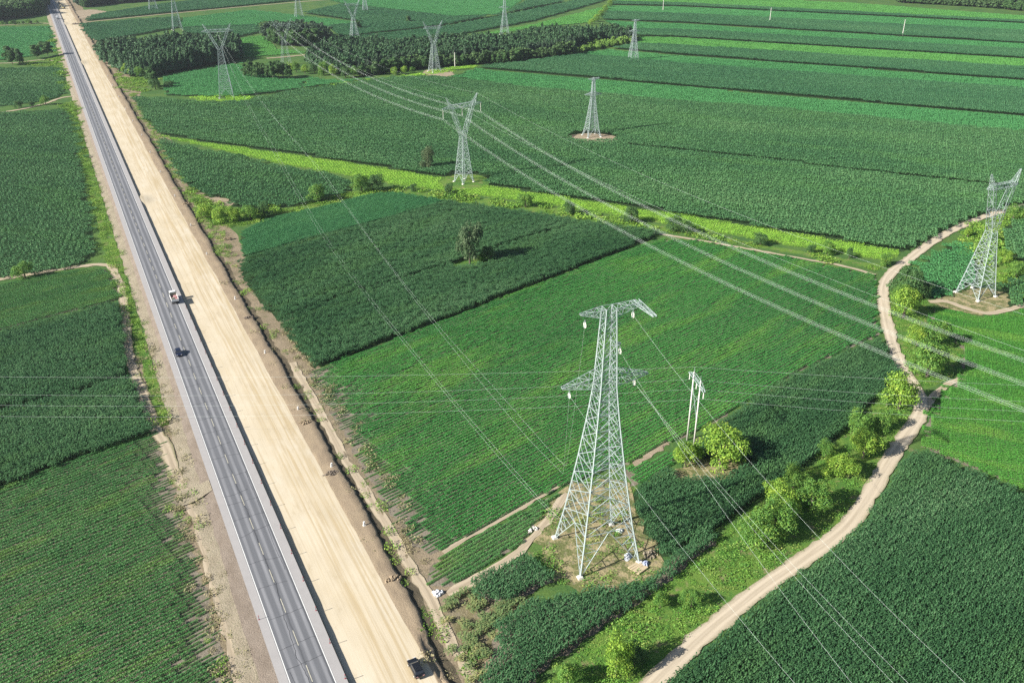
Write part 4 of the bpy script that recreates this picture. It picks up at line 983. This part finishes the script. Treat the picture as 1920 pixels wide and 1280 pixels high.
# ------------------------------------------------------------------ trees and bushes
def crown_cards(seed, lobes, n, size, jitter=.18):
    """lobes: (x,y,z,rx,ry,rz); leaf cards on and inside each lobe, facing mostly outwards"""
    r = np.random.default_rng(seed); wts = np.array([l[3] * l[4] + l[3] * l[5] for l in lobes]); cnt = np.maximum(8, (n * wts / wts.sum()).astype(int)); VV = []
    for l, k in zip(lobes, cnt):
        d = r.normal(size=(k, 3)); d[:, 2] = np.where(d[:, 2] < -.45, -d[:, 2], d[:, 2]); d /= np.linalg.norm(d, axis=1)[:, None]
        rad = 1 - np.abs(r.normal(size=k)) * jitter + r.normal(size=k) * .05
        P = np.array(l[:3]) + d * rad[:, None] * np.array(l[3:]); P[:, 2] = np.maximum(P[:, 2], .06)
        V, _ = cards(k, P, size * r.uniform(.6, 1.35, k), 1.6, 1.1, r=r, out=d * .9); VV.append(V)
    V = np.concatenate(VV); return V, np.arange(len(V)).reshape(-1, 4)

def round_crown(seed, n=3600, size=.068, flat=.85):
    """unit bush: radius 1, height about 1.7"""
    r = np.random.default_rng(seed); lobes = [(0, 0, .62, .64, .66, .68 * flat)]; ex = r.uniform(.75, 1.2)
    for k in range(15):
        a = k * 2.4 + r.uniform(-.6, .6); rr = r.uniform(.2, .74); zz = r.uniform(.2, 1.25) * (1.1 - .35 * rr); q = r.uniform(.2, .42)
        lobes.append((math.cos(a) * rr * ex, math.sin(a) * rr / ex, zz * flat, q, q, q * r.uniform(.7, 1.15)))
    return crown_cards(seed, lobes, n, size)
def tall_crown(seed, n=2200, size=.07):
    """unit upright tree: height 1, radius about .3"""
    r = np.random.default_rng(seed); lobes = [(0, 0, .5, .2, .2, .42)]
    for k in range(13):
        a = k * 2.4 + r.uniform(-.4, .4); zz = r.uniform(.16, .9); rr = .22 * (1 - abs(zz - .5) * 1.1) * r.uniform(.6, 1.2); q = r.uniform(.08, .15)
        lobes.append((math.cos(a) * rr, math.sin(a) * rr, zz, q, q, q * 1.2))
    return crown_cards(seed, lobes, n, size)
def conifer_crown(seed, n=420, size=.085, base=.2, wd=.2):
    r = np.random.default_rng(seed); t = r.uniform(0, 1, n) ** 1.25; a = r.uniform(0, 6.283, n)
    tier = .8 + .35 * np.abs(np.sin(t * 20 + r.uniform(0, 6))); rad = wd * (1 - t) ** .75 * tier * (1 - np.abs(r.normal(size=n)) * .25) + .012
    P = np.stack([np.cos(a) * rad, np.sin(a) * rad, base + (1 - base) * t], 1); out = np.stack([np.cos(a), np.sin(a), np.full(n, .5)], 1)
    return cards(n, P, size * r.uniform(.7, 1.4, n) * (1.15 - .5 * t), 1.4, 1.0, r=r, out=out * .9)

BUSH_Y = leaf_mat('willow_leaves_bright', (.05, .115, .018), (.115, .205, .026), (.21, .3, .045), 0, 2.0, 1.0, (.26, .33, .05), .3)
BUSH_G = leaf_mat('bush_leaves_green', (.03, .085, .018), (.065, .145, .026), (.125, .215, .04), 0, 2.0, 1.0, (.16, .23, .04), .3)
BUSH_D = leaf_mat('bush_leaves_dark', (.022, .06, .02), (.045, .1, .03), (.09, .15, .045), 0, 2.0, 1.0, None, .25)
TREE_G = leaf_mat('poplar_leaves', (.03, .062, .027), (.06, .1, .046), (.13, .165, .09), 0, 2.5, 1.0, None, .25)
TREE_P = leaf_mat('reddish_leaves', (.035, .06, .028), (.065, .092, .042), (.115, .14, .068), 0, 2.5, 1.0, None, .2)
PINE = leaf_mat('pine_needles', (.016, .045, .02), (.034, .082, .034), (.075, .13, .055), 0, 6, 1.0, None, .1)
PINE_D = leaf_mat('pine_needles_dark', (.02, .042, .024), (.036, .07, .038), (.07, .105, .06), 0, 8, 1.0, None, .1)
DECID = leaf_mat('mixed_leaves', (.03, .065, .025), (.06, .115, .04), (.12, .18, .065), 0, 7, 1.0, None, .2)
LIGHTW = leaf_mat('young_leaves', (.08, .17, .03), (.14, .24, .05), (.22, .31, .08), 0, 7, 1.0, None, .2)
def lib(fn, mats, seeds, name):
    d = {}
    for mn, mt in mats.items(): d[mn] = [np_mesh(name, *fn(s), mt) for s in seeds]
    return d
BL = lib(round_crown, {'y': BUSH_Y, 'g': BUSH_G, 'd': BUSH_D, 't': TREE_G, 'p': TREE_P}, (1, 2, 3, 4, 5, 6), 'crown')
TL = lib(tall_crown, {'t': TREE_G, 'p': TREE_P, 'y': BUSH_Y, 'd': BUSH_D}, (11, 12), 'crown')
CL = lib(conifer_crown, {'c': PINE, 'k': PINE_D}, (21, 22, 23), 'crown')
_tr = MB().lathe((0, 0, 0), [(.06, 0), (.045, .3), (.03, .7)], n=7).bar((0, 0, .3), (.16, .08, .62), .04, .02).bar((0, 0, .35), (-.15, .05, .66), .04, .02).bar((0, 0, .28), (.02, -.17, .6), .04, .02)
TRUNK = np_mesh('trunk', _tr.v, _tr.f, BARK)
def plant(name, g, R, H, lib_, key, label, group=None, cat='bush', unit_h=1.32, z=0.0):
    e = empty(name, (*g, z), random.uniform(0, 6.28)); tag(e, label, cat, group)
    t = mobj('trunk', TRUNK, e); t.scale = (R * 1.2, R * 1.2, H) if cat == 'bush' else (H * .35, H * .35, H)
    c_ = mobj('crown', random.choice(lib_[key]), e); c_.scale = (R, R, H / unit_h)
    return e
def bush(x, y, rpx, key, label, ratio=1.65, group=None):
    g = G(x, y); R = rpx * (1.42 if y > 520 else 1.12) * zc(*g) / FPX
    return plant('bush', g, R, R * ratio, BL, key, label, group)
def tree(x, y, rpx, hpx, key, label, group=None, name='tree'):
    g = G(x, y); s_ = zc(*g) / FPX; H = hpx * s_ / CP * .98
    return plant(name, g, rpx * s_ / .27, H, TL, key, label, group, 'tree', 1.0)

_g = G(881, 496); _m = zc(*_g) / FPX
plant('tree', _g, 30 * _m, 84 * _m / CP, BL, 't', 'lone tall grey-green poplar standing in dark corn', None, 'tree')
bush(914, 490, 17, 'd', 'dark bush leaning against the lone poplar'); bush(902, 496, 9, 'g', 'small yellowish shrub at the foot of the lone poplar')
_g = G(803, 319); _m = zc(*_g) / FPX
plant('tree', _g, 17 * _m, 42 * _m / CP, BL, 'p', 'lone brownish tree beside the yellow crop strip', None, 'tree')
for a in [(596, 378, 19, 'g', 'round bright bush standing alone nearest the willow scrub'), (678, 360, 19, 'g', 'broad bush pair on the grassy strip, half nearer the highway'), (706, 358, 18, 'd', 'broad bush pair on the grassy strip, half nearer the forked tower'),
          (775, 358, 8, 'd', 'tiny dark shrub near the bush pair'), (842, 364, 11, 'd', 'brownish low shrub below the forked tower in corn'), (985, 388, 16, 'g', 'dense round bush beside the dark corn corner'),
          (1068, 402, 14, 'd', 'low dark bush on the grassy strip above the poplar field'), (1183, 418, 18, 'd', 'spreading dark bush at the corn corner'), (1262, 434, 17, 'd', 'bushy clump under the bundled wires'), (1288, 438, 14, 'd', 'smaller clump under the bundled wires'),
          (1425, 460, 14, 'd', 'compact dark shrub along the thin path'), (1520, 474, 10, 'd', 'small round shrub by the thin path'), (1552, 478, 15, 'g', 'sprawling green shrub by the thin path'), (1592, 484, 10, 'd', 'little dark shrub near the dirt road fork'), (1658, 498, 14, 'g', 'shrub at the corner of thin path and dirt road'),
          (385, 410, 17, 'y', 'bright willow scrub beside the ditch, largest clump'), (412, 418, 17, 'y', 'bright willow scrub next to the largest clump'), (440, 416, 16, 'y', 'bright willow scrub in the middle of its row'), (470, 412, 17, 'g', 'green scrub towards the field end of its row'), (496, 406, 15, 'd', 'dark end bush of the scrub row'),
          (1284, 876, 24, 'y', 'yellow-green bush at the feet of the pole pair'), (1350, 872, 38, 'y', 'big spreading willow bush beside the pole pair'), (1378, 868, 24, 'g', 'shaded side bush joined to the big willow'),
          (1064, 1285, 24, 'g', 'bush at the lower end of the verge'), (1155, 1265, 26, 'y', 'tall bright yellow-green bush near the dirt road end', 2.5), (1190, 1245, 20, 'd', 'dark bush next to the tall bright bush'),
          (1238, 1138, 15, 'g', 'small bush on the verge opposite the corn patch'), (1296, 1135, 17, 'g', 'low rounded bush on the open verge'),
          (1415, 1020, 30, 'g', 'bushy clump on the verge, lower part'), (1450, 1000, 34, 'g', 'broad green bush forming the clump centre'), (1458, 955, 27, 'y', 'bright willow at the top of the clump'), (1520, 955, 28, 'g', 'round green bush beside the clump'), (1487, 915, 20, 'g', 'small bush behind the round green bush'),
          (1565, 890, 22, 'y', 'bright twin bush above the road bend, half beside the corn'), (1590, 896, 20, 'y', 'bright twin bush above the road bend, half beside the road'), (1618, 858, 26, 'y', 'yellowish bush leaning to the dirt road'), (1548, 856, 15, 'g', 'small bush at the corn edge'),
          (1608, 818, 22, 'g', 'green bush between corn and dirt road'), (1655, 806, 19, 'g', 'narrow bush close to the dirt road'), (1684, 768, 30, 'y', 'big yellow-green bush throwing shade across the dirt road'), (1662, 762, 16, 'g', 'side bush of the big shading bush'),
          (1738, 706, 30, 'g', 'large bush inside the bend, lower one'), (1718, 650, 18, 'y', 'bright bush inside the bend, the roadside one of a pair'), (1748, 650, 24, 'g', 'green bush inside the bend, the field-side one of a pair'), (1694, 594, 25, 'y', 'round bright bush close inside the bend'), (1700, 556, 26, 'd', 'dark bush at the top of the bend'), (1684, 570, 16, 'g', 'low bush filling the gap inside the bend'), (1728, 560, 16, 'd', 'dark bush near the bare path'),
          (1898, 415, 18, 'g', 'bush behind the forked tower by the road'), (1918, 408, 16, 'd', 'dark bush at the far end of the dirt road'), (1905, 520, 18, 'g', 'bush right of the forked tower'), (1882, 492, 14, 'y', 'bright bush behind the forked tower legs'), (1814, 444, 10, 'y', 'tiny bright bush on the bank of the far track'), (1862, 452, 10, 'g', 'little bush in the rough grass'),
          (48, 522, 15, 'g', 'lone bush at the edge of the field track'), (86, 197, 10, 'g', 'round bush at the short field track'), (36, 203, 8, 'd', 'smaller bush beyond the round track bush'), (60, 200, 6, 'd', 'low shrub between the two track bushes'),
          (292, 168, 12, 'd', 'low dark scrub below the solitary dark tree'), (318, 166, 9, 'd', 'second low scrub below the solitary dark tree')]:
    bush(*a)
tree(24, 122, 12, 30, 'd', 'taller dark tree of a pair by the faint far track'); tree(38, 122, 9, 26, 'd', 'shorter dark tree of a pair by the faint far track')
tree(70, 110, 12, 22, 'd', 'dark roadside tree beyond the faint far track'); tree(90, 106, 12, 24, 'd', 'dark roadside tree close to the far highway bank')
tree(288, 163, 11, 28, 'd', 'solitary dark tree in front of the pine block'); tree(766, 44, 5, 12, 'd', 'single far tree behind the long wood'); tree(672, 56, 6, 14, 'd', 'far tree leaning on the tower behind the wood')
for x, y, r, k_, lb_ in [(236, 140, 9, 'y', 'bright bush at the very corner of the pine block'), (248, 143, 9, 'y', 'bright bush second from the pine block corner'), (264, 146, 11, 'g', 'largest green bush before the pine block'), (280, 146, 10, 'd', 'dark bush ending the row before the pine block')]: bush(x, y, r, k_, lb_, 1.9, 'broadleaf bushes at the pine block corner')
for x, y, r, k_ in [(740, 141, 8, 'y'), (758, 139, 8, 'y'), (774, 137, 6, 'g')]: bush(x, y, r, k_, 'bright round bush in front of the long wood', 1.7, 'bright bushes in front of the long wood')
for i in range(9):
    x = 462 + i * 10; tree(x, 147 + (i % 3) * 1.5 - abs(i - 4) * .4, 7, 22 + (i * 7) % 9, 'd', 'dark poplar of the thicket between the fields', 'poplars of the small thicket')
for i, (x, y, r) in enumerate([(556, 136, 9), (572, 139, 8), (590, 138, 9), (607, 141, 13), (624, 143, 10), (648, 146, 11), (664, 146, 11), (545, 132, 7)]):
    bush(x, y, r, 'gyd'[i % 3], 'rounded bush in the thicket before the long wood', 1.8, 'bushes before the long wood')
for i in range(11):
    f = i / 10; bush(1110 + 42 * f + (i % 2) * 4, 46 - 46 * f, 7 - 2 * f, 'yg'[i % 2], 'pale shrub of the line climbing between the far fields', 1.4, 'far shrub line')
for i in range(22):
    f = i / 21; bush(832 + 236 * f + random.uniform(-3, 3), 51 - 46 * f, random.uniform(1.6, 3.4), 'd', 'tiny dark hedge shrub between the far dark fields', 1.3, 'far dark hedge')
for i in range(9): bush(4 + i * 8 + random.uniform(-2, 2), 47 - i * .3, random.uniform(3, 6), 'gd'[i % 2], 'small shrub along the far side track', 1.4, 'shrubs along the far side track')

# woods: the near rows are trees of their own, the rest reads as one mass
def wood(px, H, sp, variants, mat, label, fkey, flib, front=None, nfront=0, flabel=None, seed=0, keep=1.0, top=None):
    poly = poly_ground(px); P = grid_points(poly, .5, sp, sp); P = P + rng.normal(size=P.shape) * sp * .28
    P = P[rng.uniform(size=len(P)) < keep]
    n = len(P); s = rng.uniform(.62, 1.18, n) * H * (1 + .22 * noise2(P, .07, seed)); wv = rng.uniform(.8, 1.5, n)
    if front is not None:
        d = dist_poly(P, poly_ground(front)); idx = np.argsort(d)[:nfront]
        for i in idx:
            e = empty('pine_tree' if 'pine' in flabel else 'tree', (*P[i], 0), random.uniform(0, 6.28)); tag(e, flabel, 'tree', flabel.split(' of ')[-1])
            t = mobj('trunk', TRUNK, e); t.scale = (s[i] * .22, s[i] * .22, s[i]); c_ = mobj('crown', random.choice(flib[fkey]), e); c_.scale = (s[i] * wv[i], s[i] * wv[i], s[i])
        m_ = np.ones(n, bool); m_[idx] = False; P, s, wv, n = P[m_], s[m_], wv[m_], n - len(idx)
    scatter('wood', np.c_[P, np.zeros(n)], rng.uniform(0, 6.3, n), np.stack([s * wv, s * wv, s], 1), variants, mat, label, 'wood')
def proto(fn, seeds, name, **kw): return [patch(name, *fn(s, **kw)) for s in seeds]
PC = proto(conifer_crown, (31, 32, 33, 34), 'conifer', n=360, size=.09)
PT = proto(tall_crown, (41, 42, 43), 'broadleaf', n=520, size=.095)
wood([(184, 104), (204, 100), (330, 92), (430, 84), (447, 92), (447, 113), (330, 135), (268, 147), (240, 143), (200, 118)], 13.5, 3.4, PC + PT[:2], PINE, 'dark pine block beside the new roadbed', 'c', CL, [(200, 118), (240, 143), (268, 147), (330, 135), (447, 113)], 70, 'pine of the front edge of the pine block', 1)
ov = [(555 + 56 * math.cos(a), 75 + 13 * math.sin(a)) for a in np.linspace(0, 6.283, 20, endpoint=False)]
wood(ov, 13, 3.4, PT + PC[:1], PINE_D, 'dark oval wood on the light field', 'd', TL, [(500, 82), (555, 90), (610, 82)], 36, 'tree of the front edge of the oval wood', 2)
wood([(578, 118), (620, 98), (700, 94), (800, 92), (900, 88), (950, 84), (1000, 76), (1050, 70), (1180, 72), (1186, 80), (1110, 84), (1078, 98), (1000, 110), (900, 118), (800, 124), (700, 138), (640, 142), (600, 134)], 12.5, 3.4, PC + PT[:2], PINE, 'long dark conifer wood across the middle distance', 'k', CL, [(680, 142), (787, 128), (890, 121), (973, 116), (1067, 102), (1180, 80)], 90, 'pine of the front edge of the long wood', 3)
wood([(700, 138), (800, 125), (900, 118), (1000, 110), (1070, 100), (1078, 104), (973, 118), (890, 122), (787, 130), (690, 143), (640, 146)], 9.5, 3.2, PT, DECID, 'broadleaf fringe of the long wood', 'd', TL, [(640, 147), (787, 130), (973, 117)], 40, 'broadleaf tree of the fringe of the long wood', 4)
wood([(1072, 101), (1110, 88), (1180, 78), (1184, 82), (1110, 95), (1080, 103)], 6, 3.4, PT, LIGHTW, 'pale young trees at the right end of the long wood', 'y', TL, None, 0, None, 5)
wood([(-60, 50), (-60, -12), (86, -12), (84, 8), (78, 26), (40, 34), (0, 38)], 15, 4.2, PT, DECID, 'far mixed wood left of the highway', 'd', TL, [(0, 38), (78, 28)], 30, 'tree of the front edge of the far left wood', 6)
wood([(150, 16), (190, 10), (268, 4), (360, -2), (360, -16), (150, -16)], 13, 4.2, PT, PINE_D, 'far wood beside the distant roadworks', 'd', TL, [(150, 16), (268, 5)], 24, 'tree of the front edge of the far right-hand roadside wood', 7)
wood([(1680, 6), (1760, 10), (1860, 16), (1935, 24), (1960, -18), (1680, -20)], 13, 4.4, PT, DECID, 'far wood behind the light strips', 'd', TL, [(1680, 8), (1935, 25)], 30, 'tree of the front edge of the far strip wood', 8)

# ------------------------------------------------------------------ vehicles and small things
BLACK = plain('black_car_paint', (.012, .013, .016), .25, .6, 0, .05); GLASS = plain('car_glass', (.03, .035, .045), .08, .8, 0, .05); RUB = plain('tyre_rubber', (.02, .02, .02), .8, .2)
WHITE = plain('white_lorry_paint', (.78, .78, .77), .4, .4, 0, .05); RED = plain('faded_red_paint', (.5, .27, .27), .6, .3); CHROME = plain('light_lens', (.7, .7, .72), .2, .6)
NAVY = plain('dark_blue_paint', (.012, .018, .045), .25, .6, 0, .05)
GREYM = plain('grey_machine_paint', (.2, .21, .16), .6, .3); YEL_M = plain('ochre_machine_paint', (.3, .25, .12), .6, .3)
ROADA = RAZ - math.pi / 2          # local +Y along the road, away from the viewer
def wheels(e, xs, ys, r, wd=.24):
    for x in xs:
        for y in ys:
            w_ = MB().lathe((x, y, r), [(r * .7, -wd / 2), (r, -wd * .35), (r, wd * .35), (r * .7, wd / 2)], 'x', 14).build('wheel', RUB, e, smooth=False)
            MB().lathe((x + (wd / 2 + .005) * (1 if x > 0 else -1), y, r), [(r * .55, -.01), (r * .5, .01)], 'x', 10).build('rim', CHROME, w_)
def car(px, s, z, paint, label, rot=0.0, L=4.5):
    _, l = road_sl(G(*px, z)); e = empty('car', (*road_pt(s, l), z), ROADA + rot); tag(e, label, 'car'); k = L / 4.5
    MB().prism([(-2.2 * k, .35), (-2.25 * k, .75), (-2.1 * k, .95), (-1.2 * k, 1.0), (1.0 * k, 1.0), (2.0 * k, .85), (2.25 * k, .65), (2.2 * k, .35)], -.9, .9).build('body', paint, e, bevel=.07)
    gl = MB(); gl.add([(-.82, -1.85 * k, .98), (.82, -1.85 * k, .98), (.82, 1.15 * k, .98), (-.82, 1.15 * k, .98), (-.66, -1.3 * k, 1.5), (.66, -1.3 * k, 1.5), (.66, .35 * k, 1.5), (-.66, .35 * k, 1.5)],
           [[3, 2, 1, 0], [4, 5, 6, 7], [0, 1, 5, 4], [1, 2, 6, 5], [2, 3, 7, 6], [3, 0, 4, 7]]); gl.build('cabin_glass', GLASS, e)
    MB().box((0, -.55 * k, 1.52), (1.42, 1.95 * k, .09), (.93, .93)).build('roof', paint, e, bevel=.02)
    wheels(e, (-.84, .84), (-1.4 * k, 1.4 * k), .34)
    for x in (-.62, .62):
        MB().box((x, 2.2 * k, .72), (.36, .12, .14)).build('headlight', CHROME, e); MB().box((x, -2.24 * k, .78), (.34, .06, .16)).build('tail_light', RED, e); MB().box((x * 1.55, .75 * k, 1.05), (.2, .12, .14)).build('mirror', paint, e)
    return e
_, lb = road_sl(G(780, 1256, .7)); s_car = road_sl(G(780, 1256, .7))[0]
car((780, 1256), s_car, .76, BLACK, 'black car parked on the sand roadbed', 0, 4.7)
s2 = road_sl(G(335, 664, RZ))[0]; car((335, 664), s2, RZ + .03, NAVY, 'dark blue car driving on the highway', math.pi, 4.4)
def lorry(px, label, cargo=True):
    s_, l = road_sl(G(*px, RZ)); e = empty('lorry', (*road_pt(s_, l), RZ + .03), ROADA); tag(e, label, 'lorry')
    MB().box((0, 2.6, 1.55), (2.2, 1.7, 1.9), (.94, .82)).build('cab', WHITE, e, bevel=.08)
    MB().box((0, 3.38, 1.95), (1.9, .1, .75)).build('windscreen', GLASS, e); MB().box((0, -.6, .85), (2.1, 6.6, .3)).build('chassis', RUB, e)
    if cargo:
        MB().box((0, -1.2, 1.1), (2.3, 5.2, .16)).build('bed', RED, e)
        for x in (-1.15, 1.15): MB().box((x, -1.2, 1.5), (.08, 5.2, .8)).build('side_board', WHITE, e)
        MB().box((0, -3.8, 1.45), (2.3, .08, .8)).build('tail_board', WHITE, e); MB().box((0, 1.45, 1.7), (2.3, .1, 1.2)).build('head_board', GREYM, e)
        MB().box((-.35, -2.4, 1.6), (1.1, 1.3, .8), (.8, .8)).build('load', GREYM, e, bevel=.1); MB().box((.4, -.4, 1.5), (1.0, 1.7, .55), (.85, .85)).build('load', RED, e, bevel=.1)
    else:
        MB().box((0, -1.2, 2.1), (2.4, 5.6, 2.3)).build('cargo_box', WHITE, e, bevel=.05)
    wheels(e, (-.98, .98), (2.4, -1.6, -2.8), .46, .3)
    for x in (-.8, .8): MB().box((x, 3.46, 1.0), (.36, .06, .2)).build('headlight', CHROME, e); MB().box((x * 1.6, 3.1, 2.0), (.2, .1, .5)).build('mirror', RUB, e)
lorry((327, 563), 'white flatbed lorry with a faded red load on the highway'); lorry((108, 36), 'distant white box lorry on the highway', False)
def excavator(px, label, rz):
    e = empty('excavator', (*G(*px, .7), .72), rz); tag(e, label, 'excavator')
    for x in (-1.2, 1.2): MB().prism([(-2, .15), (-1.7, 0), (1.7, 0), (2, .15), (2, .7), (1.7, .9), (-1.7, .9), (-2, .7)], x - .3, x + .3).build('track', RUB, e)
    MB().box((0, -.5, 1.7), (2.6, 3.2, 1.3), (.95, .95)).build('body', YEL_M, e, bevel=.1); MB().box((-.75, 1.0, 2.2), (1.0, 1.5, 1.9), (.85, .8)).build('cab', GREYM, e, bevel=.06)
    MB().bar((.3, .9, 2.0), (.3, 3.4, 5.2), .55, .45).bar((.3, 3.4, 5.2), (.3, 5.4, 4.6), .45, .35).build('boom', YEL_M, e); MB().bar((.3, 5.4, 4.8), (.3, 6.4, 1.6), .4, .28).build('stick', YEL_M, e)
    MB().prism([(6.0, 1.7), (6.9, 1.5), (6.8, .5), (6.1, .2), (5.7, .8)], -.3, .9).build('bucket', GREYM, e)
excavator((119, 17), 'excavator working on the distant sand roadbed', 1.2)
def roller(px, label):
    e = empty('road_roller', (*G(*px, .7), .72), ROADA); tag(e, label, 'road roller')
    MB().lathe((0, 1.9, .8), [(.8, -1.05), (.8, 1.05)], 'x', 18).build('drum', GREYM, e); wheels(e, (-.9, .9), (-1.4,), .75, .5)
    MB().box((0, -1.2, 1.4), (1.9, 2.4, 1.0), (.9, .9)).build('body', YEL_M, e, bevel=.08); MB().box((0, .2, 2.3), (1.5, 1.5, 1.6), (.9, .9)).build('cab', GLASS, e); MB().box((0, .2, 3.15), (1.7, 1.7, .12)).build('roof', YEL_M, e)
    MB().bar((-1.1, .4, .9), (-1.1, 2.0, .9), .2).bar((1.1, .4, .9), (1.1, 2.0, .9), .2).build('drum_frame', YEL_M, e)
roller((111, 8), 'road roller at the far end of the sand roadbed')

# white marker stones along the spoil slope, thin red delineators on the road edge
for i, (x, y) in enumerate([(202, 143), (211, 160), (223, 182), (236, 205), (249, 227), (266, 254), (282, 286), (301, 323), (328, 368), (358, 423), (388, 477), (441, 560), (497, 661), (559, 767), (622, 873), (683, 983)]):
    g = G(x, y, .8); e = empty('marker_stone', (*g, .5), ROADA); tag(e, 'white marker stone on the brown spoil slope', 'marker', 'marker stones along the spoil slope')
    MB().box((0, 0, .55), (.5, .4, 1.2), (.8, .8)).build('post', WHITE, e, bevel=.05); MB().box((0, 0, .02), (.8, .7, .3), (.8, .8)).build('base', CONC, e, bevel=.04)
REDP = plain('red_delineator', (.4, .08, .1), .5, .3); DARKP = plain('dark_post', (.06, .05, .05), .6, .3)
l0 = road_sl(G(656, 1268, RZ))[1]
def delineator(s, l, lab, grp):
    e = empty('delineator_post', (*road_pt(s, l), RZ - .02), ROADA); tag(e, lab, 'post', grp)
    MB().lathe((0, 0, 0), [(.05, 0), (.05, 1.05)], n=8).build('post', DARKP, e); MB().lathe((0, 0, 1.0), [(.06, -.2), (.06, .08)], n=8).build('reflector', REDP, e); MB().box((0, 0, .03), (.26, .26, .08)).build('foot', REDP, e)
for i in range(20): delineator(9.02, l0 + i * 9.45, 'thin red-topped delineator on the sand side of the highway', 'delineators along the sand side')
delineator(-1.45, road_sl(G(470, 1166, RZ))[1], 'single delineator on the gravel side of the highway', None)

def heap(name, loc, R, H, mat, label, cat, n=26, seed=0, rz=0.0, piece='clod', sz=.3):
    r = np.random.default_rng(seed); e = empty(name, loc, rz); tag(e, label, cat)
    for i in range(n):
        a, q = r.uniform(0, 6.28), math.sqrt(r.uniform()); x, y = math.cos(a) * q * R[0], math.sin(a) * q * R[1]; z = H * (1 - q ** 2) * r.uniform(.5, 1); d = r.uniform(.6, 1.5, 3) * sz
        o = MB().box((0, 0, 0), d, (r.uniform(.5, .9), r.uniform(.5, .9))).build(piece, mat, e); o.location = (x, y, z); o.rotation_euler = r.uniform(-.7, .7, 3)
for i, (x, y) in enumerate([(573, 792), (620, 888), (737, 1086), (380, 402), (428, 447), (466, 596), (350, 382)]):
    heap('rubble_heap', (*G(x, y, .6), .62), (1.9, 1.0), .6, M['gravel'] if i % 2 else M['brown'], ['dark clod heap across the spoil slope nearest the pole wires', 'dark clod heap across the spoil slope midway', 'stony clod heap beside the ditch footpath', 'far clod heap on the spoil slope', 'clod heap above the willow scrub', 'clod heap near the lone-poplar field', 'small clod heap on the far spoil slope'][i], 'rubble heap', 30, i, ROADA, sz=.34)
PLY = plain('weathered_plywood', (.5, .41, .27), .8, .15, 0, .15); TARP = plain('pale_tarpaulin', (.6, .62, .66), .6, .3, 0, .1); TARPB = plain('blue_tarpaulin', (.3, .34, .47), .6, .3, 0, .1)
e = empty('plank_pile', (*G(1196, 1066), .16), math.radians(40)); tag(e, 'pile of plywood boards beside the tall tower foot', 'plank pile')
for k in range(3):
    for j in range(5): o = MB().box((0, 0, 0), (3.1, .52, .07)).build('plank', PLY, e); o.location = (random.uniform(-.12, .12), -1.2 + j * .58 + random.uniform(-.03, .03), .08 + k * .1); o.rotation_euler = (random.uniform(-.02, .02), random.uniform(-.02, .02), random.uniform(-.05, .05))
def lump(name, loc, R, H, mat, label, cat, seed):
    r = np.random.default_rng(seed); V = [(0, 0, H)]; F = []; n, m_ = 14, 4
    for j in range(1, m_ + 1):
        for k in range(n):
            a = 2 * math.pi * k / n; q = j / m_ * (1 + r.normal() * .14); V.append((math.cos(a) * R[0] * q, math.sin(a) * R[1] * q, max(0, H * (1 - (j / m_) ** 2) * (1 + r.normal() * .3)) if j < m_ else 0))
    F = [[0, 1 + k, 1 + (k + 1) % n] for k in range(n)]
    for j in range(m_ - 1):
        for k in range(n): b = 1 + j * n; F.append([b + k, b + n + k, b + n + (k + 1) % n, b + (k + 1) % n])
    o = mobj(name, np_mesh(name, V, F, mat), None, loc, r.uniform(0, 6)); tag(o, label, cat)
lump('tarpaulin', (*G(1177, 1044), .16), (1.4, .8), .5, TARP, 'crumpled pale tarpaulin near the plywood pile', 'tarpaulin', 1)
lump('tarpaulin', (*G(1210, 1058), .16), (.7, 1.2), .6, TARPB, 'bluish tarpaulin heap right of the plywood pile', 'tarpaulin', 2)
lump('tarpaulin', (*G(1162, 996), .16), (.9, .7), .5, TARP, 'small pale sheet behind the tower legs', 'tarpaulin', 3)
heap('sack_pile', (*G(820, 1113), .05), (1.3, .8), .7, TARP, 'small pile of pale sacks where two footpaths meet', 'sack pile', 14, 5, .3, 'sack', .5)
heap('rubble_heap', (*G(1000, 993), .2), (1.4, .7), .3, CONC, 'scattered pale stones beside the tower footpath', 'rubble heap', 20, 6, .5, 'stone', .3)
heap('rubble_heap', (*G(1220, 1040), .16), (1.6, 1.4), .5, M['tan'], 'pinkish earth heap behind the tower foot', 'rubble heap', 30, 8, .5, 'clod', .4)
heap('rubble_heap', (*G(141, 46, .7), .7), (3.5, 2.5), 1.5, M['gravel'], 'grey spoil heap at the far track crossing', 'rubble heap', 34, 9, .5, 'clod', .8)

# ------------------------------------------------------------------ air
hz = MB().box((0, 1200, 80), (5200, 4800, 180)).build('haze', None)
hz.data.materials.clear(); hm = bpy.data.materials.new('haze'); hm.use_nodes = True; ht = hm.node_tree; ht.nodes.clear()
ho = ht.nodes.new('ShaderNodeOutputMaterial'); pv = ht.nodes.new('ShaderNodeVolumePrincipled'); pv.inputs['Density'].default_value = .00006; pv.inputs['Color'].default_value = (.80, .90, 1, 1); pv.inputs['Anisotropy'].default_value = .3
ht.links.new(pv.outputs[0], ho.inputs['Volume']); hz.data.materials.append(hm); tag(hz, 'thin pale summer haze over the plain', None, None, 'stuff')
